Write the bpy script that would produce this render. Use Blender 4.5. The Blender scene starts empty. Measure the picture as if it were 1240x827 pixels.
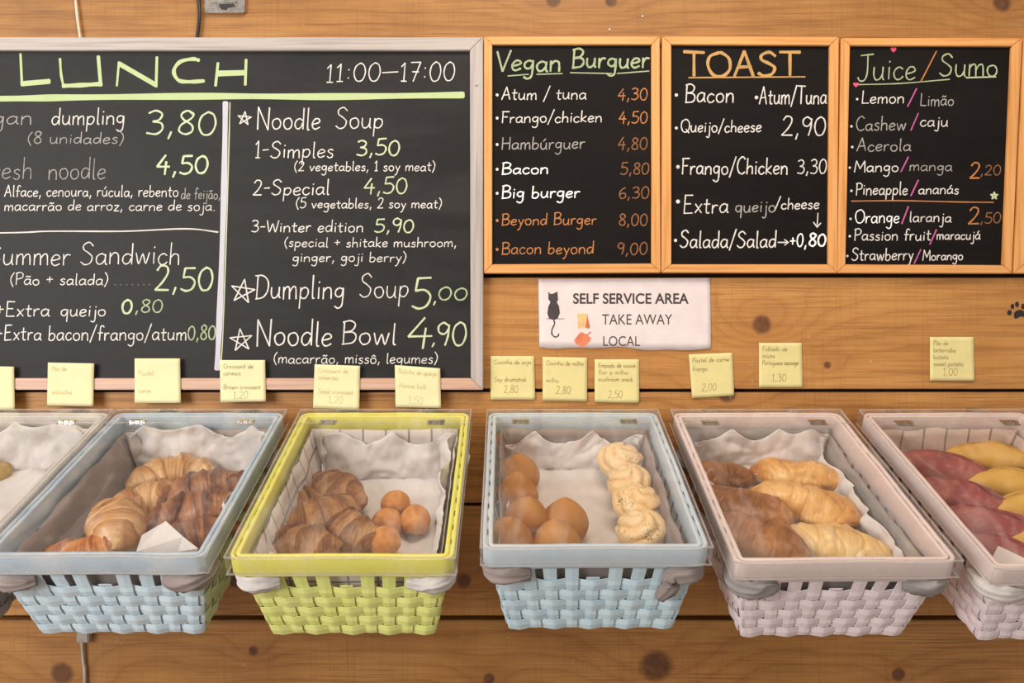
import bpy, bmesh, math, random
from mathutils import Vector, Matrix, Euler, noise

# ---------------------------------------------------------------- camera
C = bpy.context.scene.collection
SC = bpy.context.scene
F = 1000.0            # focal length in pixels of the 1240 wide frame
D = 1.42              # camera to wall
CZ = 1.5
cam_d = bpy.data.cameras.new('camera'); cam = bpy.data.objects.new('camera', cam_d); C.objects.link(cam)
cam.location = (0, -D, CZ); cam.rotation_euler = (math.pi/2, 0, 0)
cam_d.sensor_width = 36; cam_d.lens = 36*F/1240; cam_d.clip_start = 0.02
SC.camera = cam
# ---------------------------------------------------------------- world, lights, exposure
w = bpy.data.worlds.new('world'); SC.world = w; w.use_nodes = True
bgn = w.node_tree.nodes['Background']; bgn.inputs[0].default_value = (1.0, 0.94, 0.88, 1); bgn.inputs[1].default_value = 0.56
def area(name, loc, target, sx, sy, power, col):
    l = bpy.data.lights.new(name, 'AREA'); l.shape = 'RECTANGLE'; l.size = sx; l.size_y = sy; l.energy = power; l.color = col
    o = bpy.data.objects.new(name, l); C.objects.link(o); o.location = loc
    o.rotation_euler = (Vector(target)-Vector(loc)).to_track_quat('-Z', 'Y').to_euler()
    return o
area('window_light', (-2.1, -2.3, 1.95), (-0.15, 0, 1.3), 1.5, 1.2, 70, (1.0, 0.99, 0.98))
area('ceiling_lamp_light', (0.2, -1.1, 3.0), (0.2, -0.1, 1.4), 1.0, 0.5, 24, (1.0, 0.88, 0.74))
SC.view_settings.view_transform = 'Standard'; SC.view_settings.look = 'None'; SC.view_settings.gamma = 1.0
SC.view_settings.exposure = 0.0; SC.view_settings.use_curve_mapping = False
SC.cycles.transparent_max_bounces = 24; SC.cycles.max_bounces = 8

# ---------------------------------------------------------------- helpers
def lin(c):
    c = c/255.0
    return c/12.92 if c <= 0.04045 else ((c+0.055)/1.055)**2.4
def S(r, g, b): return (lin(r), lin(g), lin(b), 1.0)
def P(px, py, off=0.0):
    d = D-off
    return Vector(((px-620.0)/F*d, -off, CZ-(py-413.5)/F*d))
def lerp(a, b, t): return a+(b-a)*t
def sstep(a, b, x):
    t = min(1, max(0, (x-a)/(b-a))); return t*t*(3-2*t)

class NT:
    """small node-tree builder"""
    def __init__(self, name):
        self.m = bpy.data.materials.new(name); self.m.use_nodes = True
        self.t = self.m.node_tree; self.b = self.t.nodes['Principled BSDF']; self.out = self.t.nodes['Material Output']
    def n(self, typ, **kw):
        o = self.t.nodes.new(typ)
        for k, v in kw.items(): setattr(o, k, v)
        return o
    def l(self, a, b): self.t.links.new(a, b)
    def inp(self, s, v):
        if v is None: return
        if hasattr(v, 'is_output'): self.l(v, s)
        else: s.default_value = v
    def math(self, op, a, b=None, c=None, clamp=False):
        o = self.n('ShaderNodeMath', operation=op); o.use_clamp = clamp
        self.inp(o.inputs[0], a); self.inp(o.inputs[1], b)
        if c is not None: self.inp(o.inputs[2], c)
        return o.outputs[0]
    def noise(self, vec, scale, detail=4, rough=0.55, dist=0.0):
        o = self.n('ShaderNodeTexNoise'); o.inputs['Scale'].default_value = scale; o.inputs['Detail'].default_value = detail
        o.inputs['Roughness'].default_value = rough; o.inputs['Distortion'].default_value = dist
        if vec is not None: self.l(vec, o.inputs['Vector'])
        return o.outputs[0]
    def pos(self, obj=True):
        if obj:
            return self.n('ShaderNodeTexCoord').outputs['Object']
        return self.n('ShaderNodeNewGeometry').outputs['Position']
    def scale(self, vec, s):
        o = self.n('ShaderNodeMapping'); self.l(vec, o.inputs[0]); o.inputs['Scale'].default_value = s
        return o.outputs[0]
    def ramp(self, fac, stops):
        o = self.n('ShaderNodeValToRGB'); r = o.color_ramp
        while len(r.elements) < len(stops): r.elements.new(0.5)
        for e, (p, c) in zip(r.elements, stops): e.position = p; e.color = c
        self.l(fac, o.inputs[0]); return o.outputs[0]
    def mix(self, f, a, b, mode='MIX'):
        o = self.n('ShaderNodeMix', data_type='RGBA', blend_type=mode)
        self.inp(o.inputs[0], f); self.inp(o.inputs[6], a); self.inp(o.inputs[7], b)
        return o.outputs[2]
    def bump(self, h, strength=0.3, dist=0.001):
        o = self.n('ShaderNodeBump'); o.inputs['Strength'].default_value = strength; o.inputs['Distance'].default_value = dist
        self.l(h, o.inputs['Height']); self.l(o.outputs[0], self.b.inputs['Normal'])
    def col(self, c): self.inp(self.b.inputs['Base Color'], c)
    def rough(self, r): self.inp(self.b.inputs['Roughness'], r)

def plain(name, c, rough=0.6, var=0.08, nscale=60, metal=0.0, bump=0.0):
    t = NT(name); p = t.pos()
    f = t.noise(p, nscale, 3)
    dark = tuple(x*(1-var*2.2) for x in c[:3])+(1,); li = tuple(min(1, x*(1+var*2.2)) for x in c[:3])+(1,)
    t.col(t.ramp(f, [(0.3, dark), (0.7, li)])); t.rough(rough); t.b.inputs['Metallic'].default_value = metal
    if bump: t.bump(f, bump, 0.001)
    return t.m

# ---- pine planks: grain follows a height field with real knots
KN = []   # (x, z, radius, swirl)
for px, py, r, s in ((922, 393, 13, 1.6), (75, 815, 15, 1.0), (307, 788, 7, .7), (795, 806, 22, 1.3), (1088, 816, 9, .5), (1213, 3, 13, 1.2),
                     (592, 822, 8, .6), (836, 414, 4, .4), (1002, 442, 5, .4), (760, 640, 10, .8), (285, 703, 10, .8), (562, 703, 10, .8),
                     (880, 478, 12, .7), (1150, 640, 8, .5), (670, 0, 10, .7), (740, 1, 8, .5)):
    q = P(px, py); KN.append((q.x, q.z, r/704.0, s))
def pine_wall():
    t = NT('pine_plank_wood'); p = t.pos(False)
    sx = t.n('ShaderNodeSeparateXYZ'); t.l(p, sx.inputs[0]); X, Z = sx.outputs[0], sx.outputs[2]
    rnd = t.n('ShaderNodeObjectInfo').outputs['Random']
    comb = t.n('ShaderNodeCombineXYZ'); t.l(X, comb.inputs[0]); t.l(t.math('MULTIPLY', rnd, 9.0), comb.inputs[1]); t.l(Z, comb.inputs[2])
    v = comb.outputs[0]
    h = t.math('MULTIPLY', Z, 34.0)
    wn = t.noise(t.scale(v, (1.3, 1, 5.0)), 1.0, 3, .5); h = t.math('MULTIPLY_ADD', wn, 5.0, h)
    dark = None; halo = None; kn = t.noise(t.scale(v, (60, 1, 60)), 1.0, 3, .7, 1.0); kw = t.math('MULTIPLY_ADD', t.noise(t.scale(v, (22, 1, 22)), 1.0, 3, .6), 1.1, .45)
    for (kx, kz, r, s) in KN:
        dx = t.math('SUBTRACT', X, kx); dz = t.math('SUBTRACT', Z, kz)
        dx2 = t.math('POWER', t.math('ABSOLUTE', t.math('MULTIPLY', dx, .62)), 2.0); dz2 = t.math('POWER', t.math('ABSOLUTE', dz), 2.0)
        d2 = t.math('ADD', dx2, dz2)
        g = t.math('POWER', 2.718, t.math('MULTIPLY', d2, -1.0/(2.6*r)**2))
        h = t.math('MULTIPLY_ADD', g, 2.2*s, h)
        d2b = t.math('ADD', t.math('POWER', t.math('ABSOLUTE', dx), 2.0), dz2)
        d2b = t.math('MULTIPLY', d2b, kw)
        k = t.math('MULTIPLY', t.math('SUBTRACT', 1.0, t.math('MULTIPLY', d2b, 1.0/(r*r))), 1.6, clamp=True)
        hl = t.math('MULTIPLY', g, .35); halo = hl if halo is None else t.math('ADD', halo, hl, clamp=True)
        dark = k if dark is None else t.math('MAXIMUM', dark, k)
    fine = t.noise(t.scale(v, (4, 1, 160)), 1.0, 3, .6)
    ring = t.math('FRACT', t.math('MULTIPLY_ADD', fine, .25, h))
    tone = t.ramp(ring, [(0, S(184, 128, 68)), (.45, S(196, 141, 79)), (.8, S(176, 120, 60)), (.93, S(142, 88, 39)), (1, S(184, 128, 68))])
    blot = t.noise(t.scale(v, (2.2, 1, 5)), 1.5, 5, .65)
    tone = t.mix(.6, tone, t.ramp(blot, [(.28, S(134, 85, 39)), (.5, S(182, 127, 66)), (.72, S(204, 153, 90))]))
    saw = t.noise(t.scale(v, (170, 1, 5)), 1.0, 4, .7)
    sawm = t.noise(t.scale(v, (3, 1, 9)), 1.0, 3, .6)
    tone = t.mix(t.math('MULTIPLY', t.math('MULTIPLY', t.math('SUBTRACT', saw, .52, clamp=True), 3.0), sawm, clamp=True), tone, S(128, 82, 44))
    fibre = t.noise(t.scale(v, (7, 1, 360)), 1.0, 3, .6)
    fm = t.noise(t.scale(v, (1.7, 1, 8)), 2.0, 2, .5)
    tone = t.mix(t.math('MULTIPLY', t.math('MULTIPLY', t.math('SUBTRACT', fibre, .46, clamp=True), 6.0), fm, clamp=True), tone, S(132, 84, 46))
    pink = t.math('MULTIPLY_ADD', rnd, .35, -.05, clamp=True)
    tone = t.mix(pink, tone, S(192, 141, 78))
    tone = t.mix(halo, tone, S(150, 94, 52))
    tone = t.mix(t.math('MULTIPLY', dark, .88), tone, t.ramp(kn, [(.3, S(66, 40, 26)), (.7, S(116, 72, 44))]))
    flk = t.noise(t.scale(v, (60, 1, 40)), 1.0, 2, .8)
    tone = t.mix(t.math('MULTIPLY', t.math('SUBTRACT', flk, .70, clamp=True), 5.0, clamp=True), tone, S(214, 186, 150))
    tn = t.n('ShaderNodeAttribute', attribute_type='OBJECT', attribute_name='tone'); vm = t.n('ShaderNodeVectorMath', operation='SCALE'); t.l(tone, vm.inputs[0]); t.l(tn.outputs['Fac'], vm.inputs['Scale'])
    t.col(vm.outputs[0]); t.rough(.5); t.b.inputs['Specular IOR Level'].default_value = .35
    t.bump(t.math('ADD', t.math('ADD', fine, saw), t.math('MULTIPLY', fibre, .7)), .35, .0006)
    return t.m
def frame_wood(name, vert, base=(218, 156, 90)):
    t = NT(name); p = t.pos(False)
    g = t.noise(t.scale(p, (180, 1, 5) if vert else (5, 1, 180)), 1.0, 3, .55)
    r, gg, b = base
    t.col(t.ramp(g, [(.25, S(r-30, gg-30, b-26)), (.5, S(r, gg, b)), (.8, S(min(255, r+12), gg+14, b+16))])); t.rough(.45); t.bump(g, .15, .0004)
    return t.m
def slate(name, base, smudge, rough=.42, spec=.5):
    t = NT(name); p = t.pos(False)
    a = t.noise(t.scale(p, (1.5, 1, 6)), 3.0, 5, .6, .6); b2 = t.noise(p, 90, 3)
    f = t.math('MULTIPLY_ADD', b2, .2, a)
    t.col(t.ramp(f, [(.45, base), (.9, smudge)])); t.rough(t.math('MULTIPLY_ADD', a, .25, rough-.1)); t.b.inputs['Specular IOR Level'].default_value = spec; return t.m
def chalk(name, c, wear=.5):
    t = NT(name); p = t.pos(False)
    n = t.noise(p, 420, 3, .7); n2 = t.noise(p, 26, 2, .5)
    f = t.math('MULTIPLY_ADD', n2, .7, n)
    dk = tuple(lerp(x, .03, wear) for x in c[:3])+(1,)
    t.col(t.ramp(f, [(.52, dk), (.9, c)])); t.rough(.9); return t.m
def paint(name, c, c2=None, wear=(120, 100, 85)):
    t = NT(name); p = t.pos()
    c2 = c2 or c
    n = t.noise(p, 22, 4, .6); fib = t.noise(p, 170, 3, .7, 1.2)
    col = t.ramp(n, [(.35, c), (.65, c2)])
    dk = tuple(x*.72 for x in c[:3])+(1,)
    col = t.mix(t.math('MULTIPLY', t.math('SUBTRACT', fib, .55, clamp=True), 1.8, clamp=True), col, dk)
    ch = t.noise(p, 300, 2, .8)
    col = t.mix(t.math('MULTIPLY', t.math('SUBTRACT', ch, .74, clamp=True), 14, clamp=True), col, S(*wear))
    t.col(col); t.rough(.55); t.bump(fib, .3, .0006); return t.m
def paper_mat(name, c, trans=.25):
    t = NT(name); p = t.pos(); n = t.noise(p, 30, 4, .6)
    dk = tuple(x*.9 for x in c[:3])+(1,)
    t.col(t.ramp(n, [(.3, dk), (.7, c)])); t.rough(.7); t.bump(n, .25, .003)
    tr = t.n('ShaderNodeBsdfTranslucent'); tr.inputs[0].default_value = c
    mx = t.n('ShaderNodeMixShader'); mx.inputs[0].default_value = trans
    t.l(t.b.outputs[0], mx.inputs[1]); t.l(tr.outputs[0], mx.inputs[2]); t.l(mx.outputs[0], t.out.inputs[0]); return t.m
def cloth(name, c, plaid=None):
    t = NT(name); p = t.pos(); n = t.noise(p, 18, 4, .6); wv = t.noise(t.scale(p, (900, 900, 900)), 1, 2)
    dk = tuple(x*.72 for x in c[:3])+(1,)
    col = t.ramp(n, [(.3, dk), (.7, c)])
    if plaid:
        u = t.n('ShaderNodeUVMap'); s = t.n('ShaderNodeSeparateXYZ'); t.l(u.outputs[0], s.inputs[0])
        m = None
        for ax in plaid[1]:
            f = t.math('FRACT', t.math('MULTIPLY', s.outputs[ax], 1/.038)); k = t.math('LESS_THAN', f, .09)
            m = k if m is None else t.math('MAXIMUM', m, k)
        col = t.mix(t.math('MULTIPLY', m, .8), col, plaid[0])
    t.col(col); t.rough(.9); t.bump(wv, .2, .0005); return t.m
def metal(name, c, rough=.25):
    t = NT(name); p = t.pos(); n = t.noise(p, 120, 3)
    t.col(c); t.b.inputs['Metallic'].default_value = 1.0; t.rough(t.math('MULTIPLY_ADD', n, .25, rough-.1)); return t.m
def acrylic(name, tint, base):
    t = NT(name); t.t.nodes.remove(t.b)
    tr = t.n('ShaderNodeBsdfTransparent'); tr.inputs[0].default_value = tint
    gl = t.n('ShaderNodeBsdfGlossy'); gl.inputs['Roughness'].default_value = .06
    df = t.n('ShaderNodeBsdfDiffuse'); df.inputs[0].default_value = (.85, .82, .8, 1)
    p = t.pos(); sm = t.noise(t.scale(p, (9, 2.5, 9)), 3.0, 5, .65, .8)
    lw = t.n('ShaderNodeLayerWeight'); lw.inputs[0].default_value = .5
    refl = t.math('MULTIPLY_ADD', t.math('POWER', lw.outputs['Facing'], 5.0), .55, .03)
    m1 = t.n('ShaderNodeMixShader'); t.l(t.math('MULTIPLY_ADD', t.math('SUBTRACT', sm, .5, clamp=True), .3, base), m1.inputs[0])
    t.l(tr.outputs[0], m1.inputs[1]); t.l(df.outputs[0], m1.inputs[2])
    m2 = t.n('ShaderNodeMixShader'); t.l(refl, m2.inputs[0]); t.l(m1.outputs[0], m2.inputs[1]); t.l(gl.outputs[0], m2.inputs[2])
    t.l(m2.outputs[0], t.out.inputs[0]); return t.m
def food(name, c_lo, c_mid, c_hi, scale=70, rough=.45, stripe=None, flecks=None, flour=None, bump=.5, spec=.4):
    """browning runs c_lo (dark) .. c_hi (pale); a 'bake' attribute shifts it"""
    t = NT(name); p = t.pos(); a = t.n('ShaderNodeAttribute', attribute_name='bake').outputs['Fac']
    n = t.noise(p, scale, 4, .6); n2 = t.noise(p, scale*.3, 3, .5)
    f = t.math('ADD', t.math('MULTIPLY', n, .35), t.math('MULTIPLY', n2, .35)); f = t.math('MULTIPLY_ADD', a, .5, f)
    hgt = n
    if stripe:
        u = t.n('ShaderNodeUVMap').outputs[0]
        st = t.noise(t.scale(u, stripe), 1.0, 3, .6, .6); f = t.math('MULTIPLY_ADD', st, .35, t.math('SUBTRACT', f, .17)); hgt = t.math('MULTIPLY_ADD', st, 1.6, n)
    col = t.ramp(f, [(.33, c_lo), (.55, c_mid), (.82, c_hi)])
    if flour:
        fl = t.noise(p, 38, 5, .75); col = t.mix(t.math('MULTIPLY', t.math('SUBTRACT', fl, .5, clamp=True), flour, clamp=True), col, S(222, 190, 170))
    if flecks:
        sx = t.n('ShaderNodeSeparateXYZ'); t.l(t.n('ShaderNodeTexCoord').outputs['Generated'], sx.inputs[0])
        vo = t.n('ShaderNodeTexVoronoi'); t.l(p, vo.inputs['Vector']); vo.inputs['Scale'].default_value = flecks
        patch = t.noise(p, 34, 2); lim = t.math('MULTIPLY', t.math('SUBTRACT', patch, .34, clamp=True), 1.15, clamp=True)
        top = t.math('GREATER_THAN', sx.outputs[2], .55)
        col = t.mix(t.math('MULTIPLY', t.math('LESS_THAN', vo.outputs['Distance'], lim), top), col, S(112, 96, 52))
    t.col(col); t.rough(rough); t.b.inputs['Specular IOR Level'].default_value = spec
    t.b.inputs['Subsurface Weight'].default_value = .03; t.b.inputs['Subsurface Radius'].default_value = (.01, .004, .002); t.b.inputs['Subsurface Scale'].default_value = .5
    t.bump(hgt, bump, .0015); return t.m

# ---- objects
def link(name, me, parent=None, mats=(), smooth=False):
    o = bpy.data.objects.new(name, me); C.objects.link(o)
    for m in mats: me.materials.append(m)
    if smooth: me.polygons.foreach_set('use_smooth', [True]*len(me.polygons))
    if parent: o.parent = parent
    return o
def mesh(name, vs, fs, mats=(), parent=None, smooth=False, uvs=None, bake=None, mi=None):
    me = bpy.data.meshes.new(name); me.from_pydata([tuple(v) for v in vs], [], fs); me.update()
    if uvs:
        ul = me.uv_layers.new(name='UVMap')
        for lp in me.loops: ul.data[lp.index].uv = uvs[lp.vertex_index]
    if bake:
        at = me.attributes.new('bake', 'FLOAT', 'POINT'); at.data.foreach_set('value', bake)
    if mi: me.polygons.foreach_set('material_index', mi)
    return link(name, me, parent, mats if isinstance(mats, (list, tuple)) else (mats,), smooth)
def tag(o, label=None, cat=None, group=None, kind=None):
    if label: o['label'] = label
    if cat: o['category'] = cat
    if group: o['group'] = group
    if kind: o['kind'] = kind
    return o
def empty(name, loc=(0, 0, 0), rot=(0, 0, 0)):
    o = bpy.data.objects.new(name, None); C.objects.link(o); o.location = loc; o.rotation_euler = rot; o.empty_display_size = .02
    return o
class MB:
    def __init__(s): s.v = []; s.f = []; s.mi = []
    def quad(s, a, b, c, d, m=0):
        i = len(s.v); s.v += [a, b, c, d]; s.f.append((i, i+1, i+2, i+3)); s.mi.append(m)
    def box(s, x0, x1, y0, y1, z0, z1, m=0):
        i = len(s.v); s.v += [(x0, y0, z0), (x1, y0, z0), (x1, y1, z0), (x0, y1, z0), (x0, y0, z1), (x1, y0, z1), (x1, y1, z1), (x0, y1, z1)]
        for q in ((0, 3, 2, 1), (4, 5, 6, 7), (0, 1, 5, 4), (1, 2, 6, 5), (2, 3, 7, 6), (3, 0, 4, 7)): s.f.append(tuple(i+k for k in q)); s.mi.append(m)
    def prism(s, pts, y0, y1, m=0, ms=None):
        """polygon in x,z extruded from y0 (front) to y1 (back)"""
        i = len(s.v); n = len(pts)
        s.v += [(x, y0, z) for x, z in pts]+[(x, y1, z) for x, z in pts]
        s.f.append(tuple(i+k for k in range(n))); s.mi.append(m)
        s.f.append(tuple(i+n+k for k in reversed(range(n)))); s.mi.append(m if ms is None else ms)
        for k in range(n):
            j = (k+1) % n; s.f.append((i+k, i+n+k, i+n+j, i+j)); s.mi.append(m if ms is None else ms)
    def build(s, name, mats, parent=None, bevel=0, smooth=False):
        o = mesh(name, s.v, s.f, mats, parent, smooth, mi=s.mi)
        bm = bmesh.new(); bm.from_mesh(o.data); bmesh.ops.recalc_face_normals(bm, faces=bm.faces)
        if bevel: bmesh.ops.bevel(bm, geom=list(bm.edges), offset=bevel, segments=2, affect='EDGES', clamp_overlap=True)
        bm.to_mesh(o.data); bm.free()
        return o
def crom(pts, sub=6, closed=False):
    pts = [Vector(p) for p in pts]; n = len(pts)
    if n < 3 and not closed: return pts
    out = []
    rng = n if closed else n-1
    for i in range(rng):
        p1, p2 = pts[i], pts[(i+1) % n]
        p0 = pts[(i-1) % n] if closed or i > 0 else p1*2-p2
        p3 = pts[(i+2) % n] if closed or i+2 < n else p2*2-p1
        for k in range(sub):
            t = k/sub
            out.append(.5*((2*p1)+(p2-p0)*t+(2*p0-5*p1+4*p2-p3)*t*t+(3*p1-p0-3*p2+p3)*t*t*t))
    if not closed: out.append(pts[-1])
    return out
def tube(name, pts, r, mats, parent=None, segs=10, sub=8):
    path = crom(pts, sub); vs = []; fs = []
    up = Vector((0, 1, .01))
    for i, p in enumerate(path):
        t = (path[min(i+1, len(path)-1)]-path[max(i-1, 0)]).normalized()
        a = t.cross(up).normalized(); b = t.cross(a)
        rr = r(i/(len(path)-1)) if callable(r) else r
        for k in range(segs):
            an = 2*math.pi*k/segs; vs.append(p+a*math.cos(an)*rr+b*math.sin(an)*rr)
    for i in range(len(path)-1):
        for k in range(segs):
            j = (k+1) % segs; fs.append((i*segs+k, i*segs+j, (i+1)*segs+j, (i+1)*segs+k))
    fs.append(tuple(reversed(range(segs)))); fs.append(tuple((len(path)-1)*segs+k for k in range(segs)))
    return mesh(name, vs, fs, mats, parent, True)

# ---------------------------------------------------------------- handwriting (own single-stroke letters)
G = {
'a': (5, "4,4.3 2.6,5 .8,4 .3,2 1.2,.3 2.8,.6 4,2.5 4.2,4.8;4.2,4.8 4.1,2 4.4,.4 5,.2"),
'b': (4.8, "!.6,10 .5,.3;.5,3 2,4.8 3.8,4.2 4.2,2.2 3,.2 1.2,.1 .5,1.2"),
'c': (4.2, "3.8,4.2 2.4,5 .8,4 .3,2 1.4,.2 3,.3 4,1.3"),
'd': (5, "4,4.2 2.4,5 .7,3.8 .4,1.6 1.6,.2 3.2,1 4,3;!4.3,10 4.3,.2"),
'e': (4.4, ".5,2.4 2.5,2.8 3.9,3.6 3.2,4.9 1.6,4.8 .4,3 .6,1 2,.1 4,1"),
'f': (3.6, "4,9 3,10 1.8,9 1.6,5 1.5,0;!.2,5 3.4,5.2"),
'g': (4.8, "4,4.2 2.4,5 .7,4 .6,2 2,1 3.4,1.8 4,4;4.1,4.9 4,0 3.6,-3 2,-4 .4,-3"),
'h': (4.8, "!.6,10 .5,0;.5,3 2,4.8 3.6,4.6 4,3 4.1,0"),
'i': (1.9, "!.9,5 .9,.2;!.9,7 1.1,7.5"),
'j': (2.6, "1.8,5 1.8,-2 1,-4 -.6,-3.4;!1.8,7 2,7.5"),
'k': (4.4, "!.6,10 .5,0;!3.8,5 .7,2.2 4,0"),
'l': (2, ".8,10 .8,1 1.7,.1"),
'm': (7, "!.5,5 .5,0;.5,3.2 1.6,4.9 3,4.6 3.3,0;3.3,3 4.6,4.9 6,4.6 6.4,0"),
'n': (4.9, "!.5,5 .5,0;.5,3 2,4.9 3.6,4.6 4.1,3 4.2,0"),
'o': (4.8, "2.4,5 .7,4.2 .4,2 1.8,.1 3.8,.8 4.3,3 3.4,4.7 2.2,5"),
'p': (4.8, "!.7,5 .4,-4;.6,3.4 2,4.9 3.8,4.4 4.2,2.4 3,.4 1.4,.4 .6,1.4"),
'q': (4.8, "4,4.3 2.4,5 .7,4 .5,1.8 2,.3 3.4,1.4 4,3.6;!4.2,4.9 4,-4"),
'r': (3.6, "!.5,5 .6,0;.6,2.8 1.8,4.8 3.4,4.8"),
's': (3.8, "3.3,4.4 2,5 .7,4 1.6,2.9 3.1,2 2.8,.4 1.4,0 .3,.8"),
't': (3.6, "1.6,8 1.5,2 2,.2 3.2,.4;!.1,5.2 3.4,5.4"),
'u': (5, ".5,5 .5,2 1.4,.2 3,.6 4,2.6 4.1,5;4.1,5 4.1,1 4.7,.1"),
'v': (4.4, "!.3,5 2,0 4,5"), 'w': (6.4, ".3,5 1.6,.1 3.2,4.4 4.6,.1 6,5"),
'x': (4.2, "!.4,5 3.8,0;!3.8,5 .4,0"), 'y': (4.4, "!.4,5 2.4,.6;4,5 2.4,.4 1.4,-3 0,-4"),
'z': (4.2, "!.4,5 3.8,5 .4,0 4,0"),
'A': (6.4, "!.3,0 3.2,10 5.8,0;!1.2,3.6 5.2,3.8"), 'B': (6, "!.8,10 .8,0;.2,9.6 3,10.2 5,8.6 4,6 1,5.2;1,5.2 4.4,5 5.6,3 4.4,.6 .4,0"),
'C': (5.8, "5.4,8.6 3.8,10 1.6,8.6 .4,5 1.4,1.2 3.6,0 5.6,1.2"), 'D': (6.6, "!1.2,10 1,0;0,9.8 3.6,9.8 6,7.4 6,3.6 4,.8 .6,0"),
'E': (5.4, "!.8,10 .6,0;!.6,10 4.8,10;!.7,5.2 4,5.3;!.6,0 5,.2"), 'F': (5, "!.8,10 .8,0;!.2,9.8 5,10;!.8,5.2 4,5.4"),
'H': (6.2, "!.6,10 .6,0;!5.4,10 5.4,0;!.6,5 5.4,5.2"), 'J': (5.4, "!1,9.6 6,10;3.8,9.8 3.9,3 3,0 1.2,-.4 .2,1"),
'L': (5, "!.8,10 .6,.2 4.8,.3"), 'M': (7.8, "!.4,0 1.2,10 4,3 6.8,10 7.4,0"), 'N': (6.8, "!.8,0 .6,10 5.8,0 6,10"),
'O': (7.2, "3.6,10 1,8.4 .4,4.6 2,.6 4.8,.2 6.8,3 6.6,7.4 4.6,9.8 3.4,10"), 'P': (5.2, "!.8,10 .7,0;.1,9.4 3,10.2 5,8.4 4.2,5.6 .8,4.6"),
'Q': (7.2, "3.6,10 1,8.4 .4,4.6 2,.6 4.8,.2 6.8,3 6.6,7.4 4.6,9.8 3.4,10;!4.4,2.4 6.8,-.6"),
'S': (5.8, "5.2,8.4 3.4,10 1.2,8.8 1.2,6.8 3.4,5.2 5,3.4 4.2,.8 2,0 .2,1.2"), 'T': (6, "!0,10 6,9.8;!3,9.8 3,0"),
'V': (6, "!.2,10 3,0 6,10.4"), 'W': (8, ".2,10 2,.2 4,7 6,.2 7.8,10"),
'0': (5.4, "2.6,10 .8,8 .3,4 1.6,.3 3.8,.6 4.9,4.6 4.2,8.6 2.6,10"), '1': (3.4, "!.4,7.8 1.8,10 1.8,0;!.6,0 3,0"),
'2': (5.2, ".5,8 1.8,9.9 3.8,9.4 4.2,7 2.6,3.4 .2,.2;!.2,.2 4.8,.2"),
'3': (5.2, ".5,9 2.4,10 4.2,8.6 3.6,6.2 1.8,5.4;1.8,5.4 4.2,4.6 4.6,2 3,.1 .3,.6"),
'4': (5.4, "!3.2,10 .2,3.6 5,3.8;!3.6,6.5 3.4,-.5"), '5': (5.2, "!4.6,10 1.2,9.8 .8,5.8;.8,5.8 3.2,6 4.8,4 4,1 2,0 .2,.8"),
'6': (4.9, "3.8,9.8 1.4,7.6 .4,3.4 1.8,.1 4,.8 4.4,3.6 2.8,5 .8,3.6"), '7': (5, "!.4,9.8 4.6,10 1.8,0;!1.2,5 4,5"),
'8': (5, "4,8.6 2.4,10 .8,8.4 1.6,6.2 4,3.8 4.2,1.2 2.4,0 .6,1.4 1,4 3.6,6.6 4.2,8.6 2.8,10"),
'9': (4.8, "4,8.6 2.2,10 .5,8.4 .8,5.8 2.6,5 4,7 4.2,9;4.2,9 4,4 3.2,0"),
',': (2.2, "!1.3,1.2 .6,-1.8"), '.': (2, "!.8,0 1.1,.5"), ':': (2.4, "!1,2 1.2,2.5;!1,6.6 1.2,7.1"),
'(': (2.8, "2.4,10.4 .7,7 .5,3 2.2,-1.6"), ')': (2.8, ".2,10.4 2,7 2,3 .4,-1.6"), '/': (4.2, "!.2,-1.6 4,11"),
'+': (5, "!.4,4.5 4.4,4.7;!2.4,7 2.4,2"), '-': (3.6, "!.2,4.6 3.2,4.8"), '_': (9, "!.2,5 8.8,5"), ' ': (3, ""),
}
for k, b, acc in (('ã', 'a', "1,6.6 2,7.6 3,6.8 4.2,7.6"), ('á', 'a', "!2,6.2 3.4,8.2"), ('ú', 'u', "!2,6.2 3.4,8.2"), ('ô', 'o', "!1,6.2 2.4,7.8 3.8,6.2")):
    G[k] = (G[b][0], G[b][1]+';'+acc)
def ribbon(mb, pts, wd, closed_caps=True, wob=.12, rnd=random):
    """pts: px coords list; wd px width; appends a flat ribbon (px space) to mb lists"""
    pts = [Vector(p) for p in pts]
    q = [pts[0]]
    for p in pts[1:]:
        if (p-q[-1]).length > 1e-3: q.append(p)
    if len(q) < 2: return
    h = wd/2; ph = rnd.random()*9
    d0 = (q[1]-q[0]).normalized(); d1 = (q[-1]-q[-2]).normalized()
    q = [q[0]-d0*h*.35]+q+[q[-1]+d1*h*.35]
    L = []
    for i, p in enumerate(q):
        t = (q[min(i+1, len(q)-1)]-q[max(i-1, 0)])
        t = t.normalized() if t.length > 0 else d0
        nrm = Vector((-t.y, t.x))
        if 0 < i < len(q)-1:   # widen at corners so sharp bends keep their width
            a = (q[i]-q[i-1]).normalized(); b = (q[i+1]-q[i]).normalized(); c = max(.55, math.sqrt(max(0, (1+a.dot(b))/2)))
        else: c = 1
        hh = h*.80/c*(1+wob*math.sin(ph+i*.9)); 
        if i in (0, len(q)-1): hh *= .6
        L.append((p-nrm*hh, p+nrm*hh))
    for i in range(len(L)-1): mb.append((L[i][0], L[i+1][0], L[i+1][1], L[i][1]))
RND = random.Random(5)
def strokes_to_obj(name, quads, off, mat, parent, pf=None):
    pf = pf or P
    vs = []; fs = []
    for kq, q in enumerate(quads):
        i = len(vs); vs += [pf(p.x, p.y, off+kq*7e-7) for p in q]; fs.append((i, i+3, i+2, i+1))
    o = mesh(name, vs, fs, mat, parent); return o
TOFF = [0]
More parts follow.
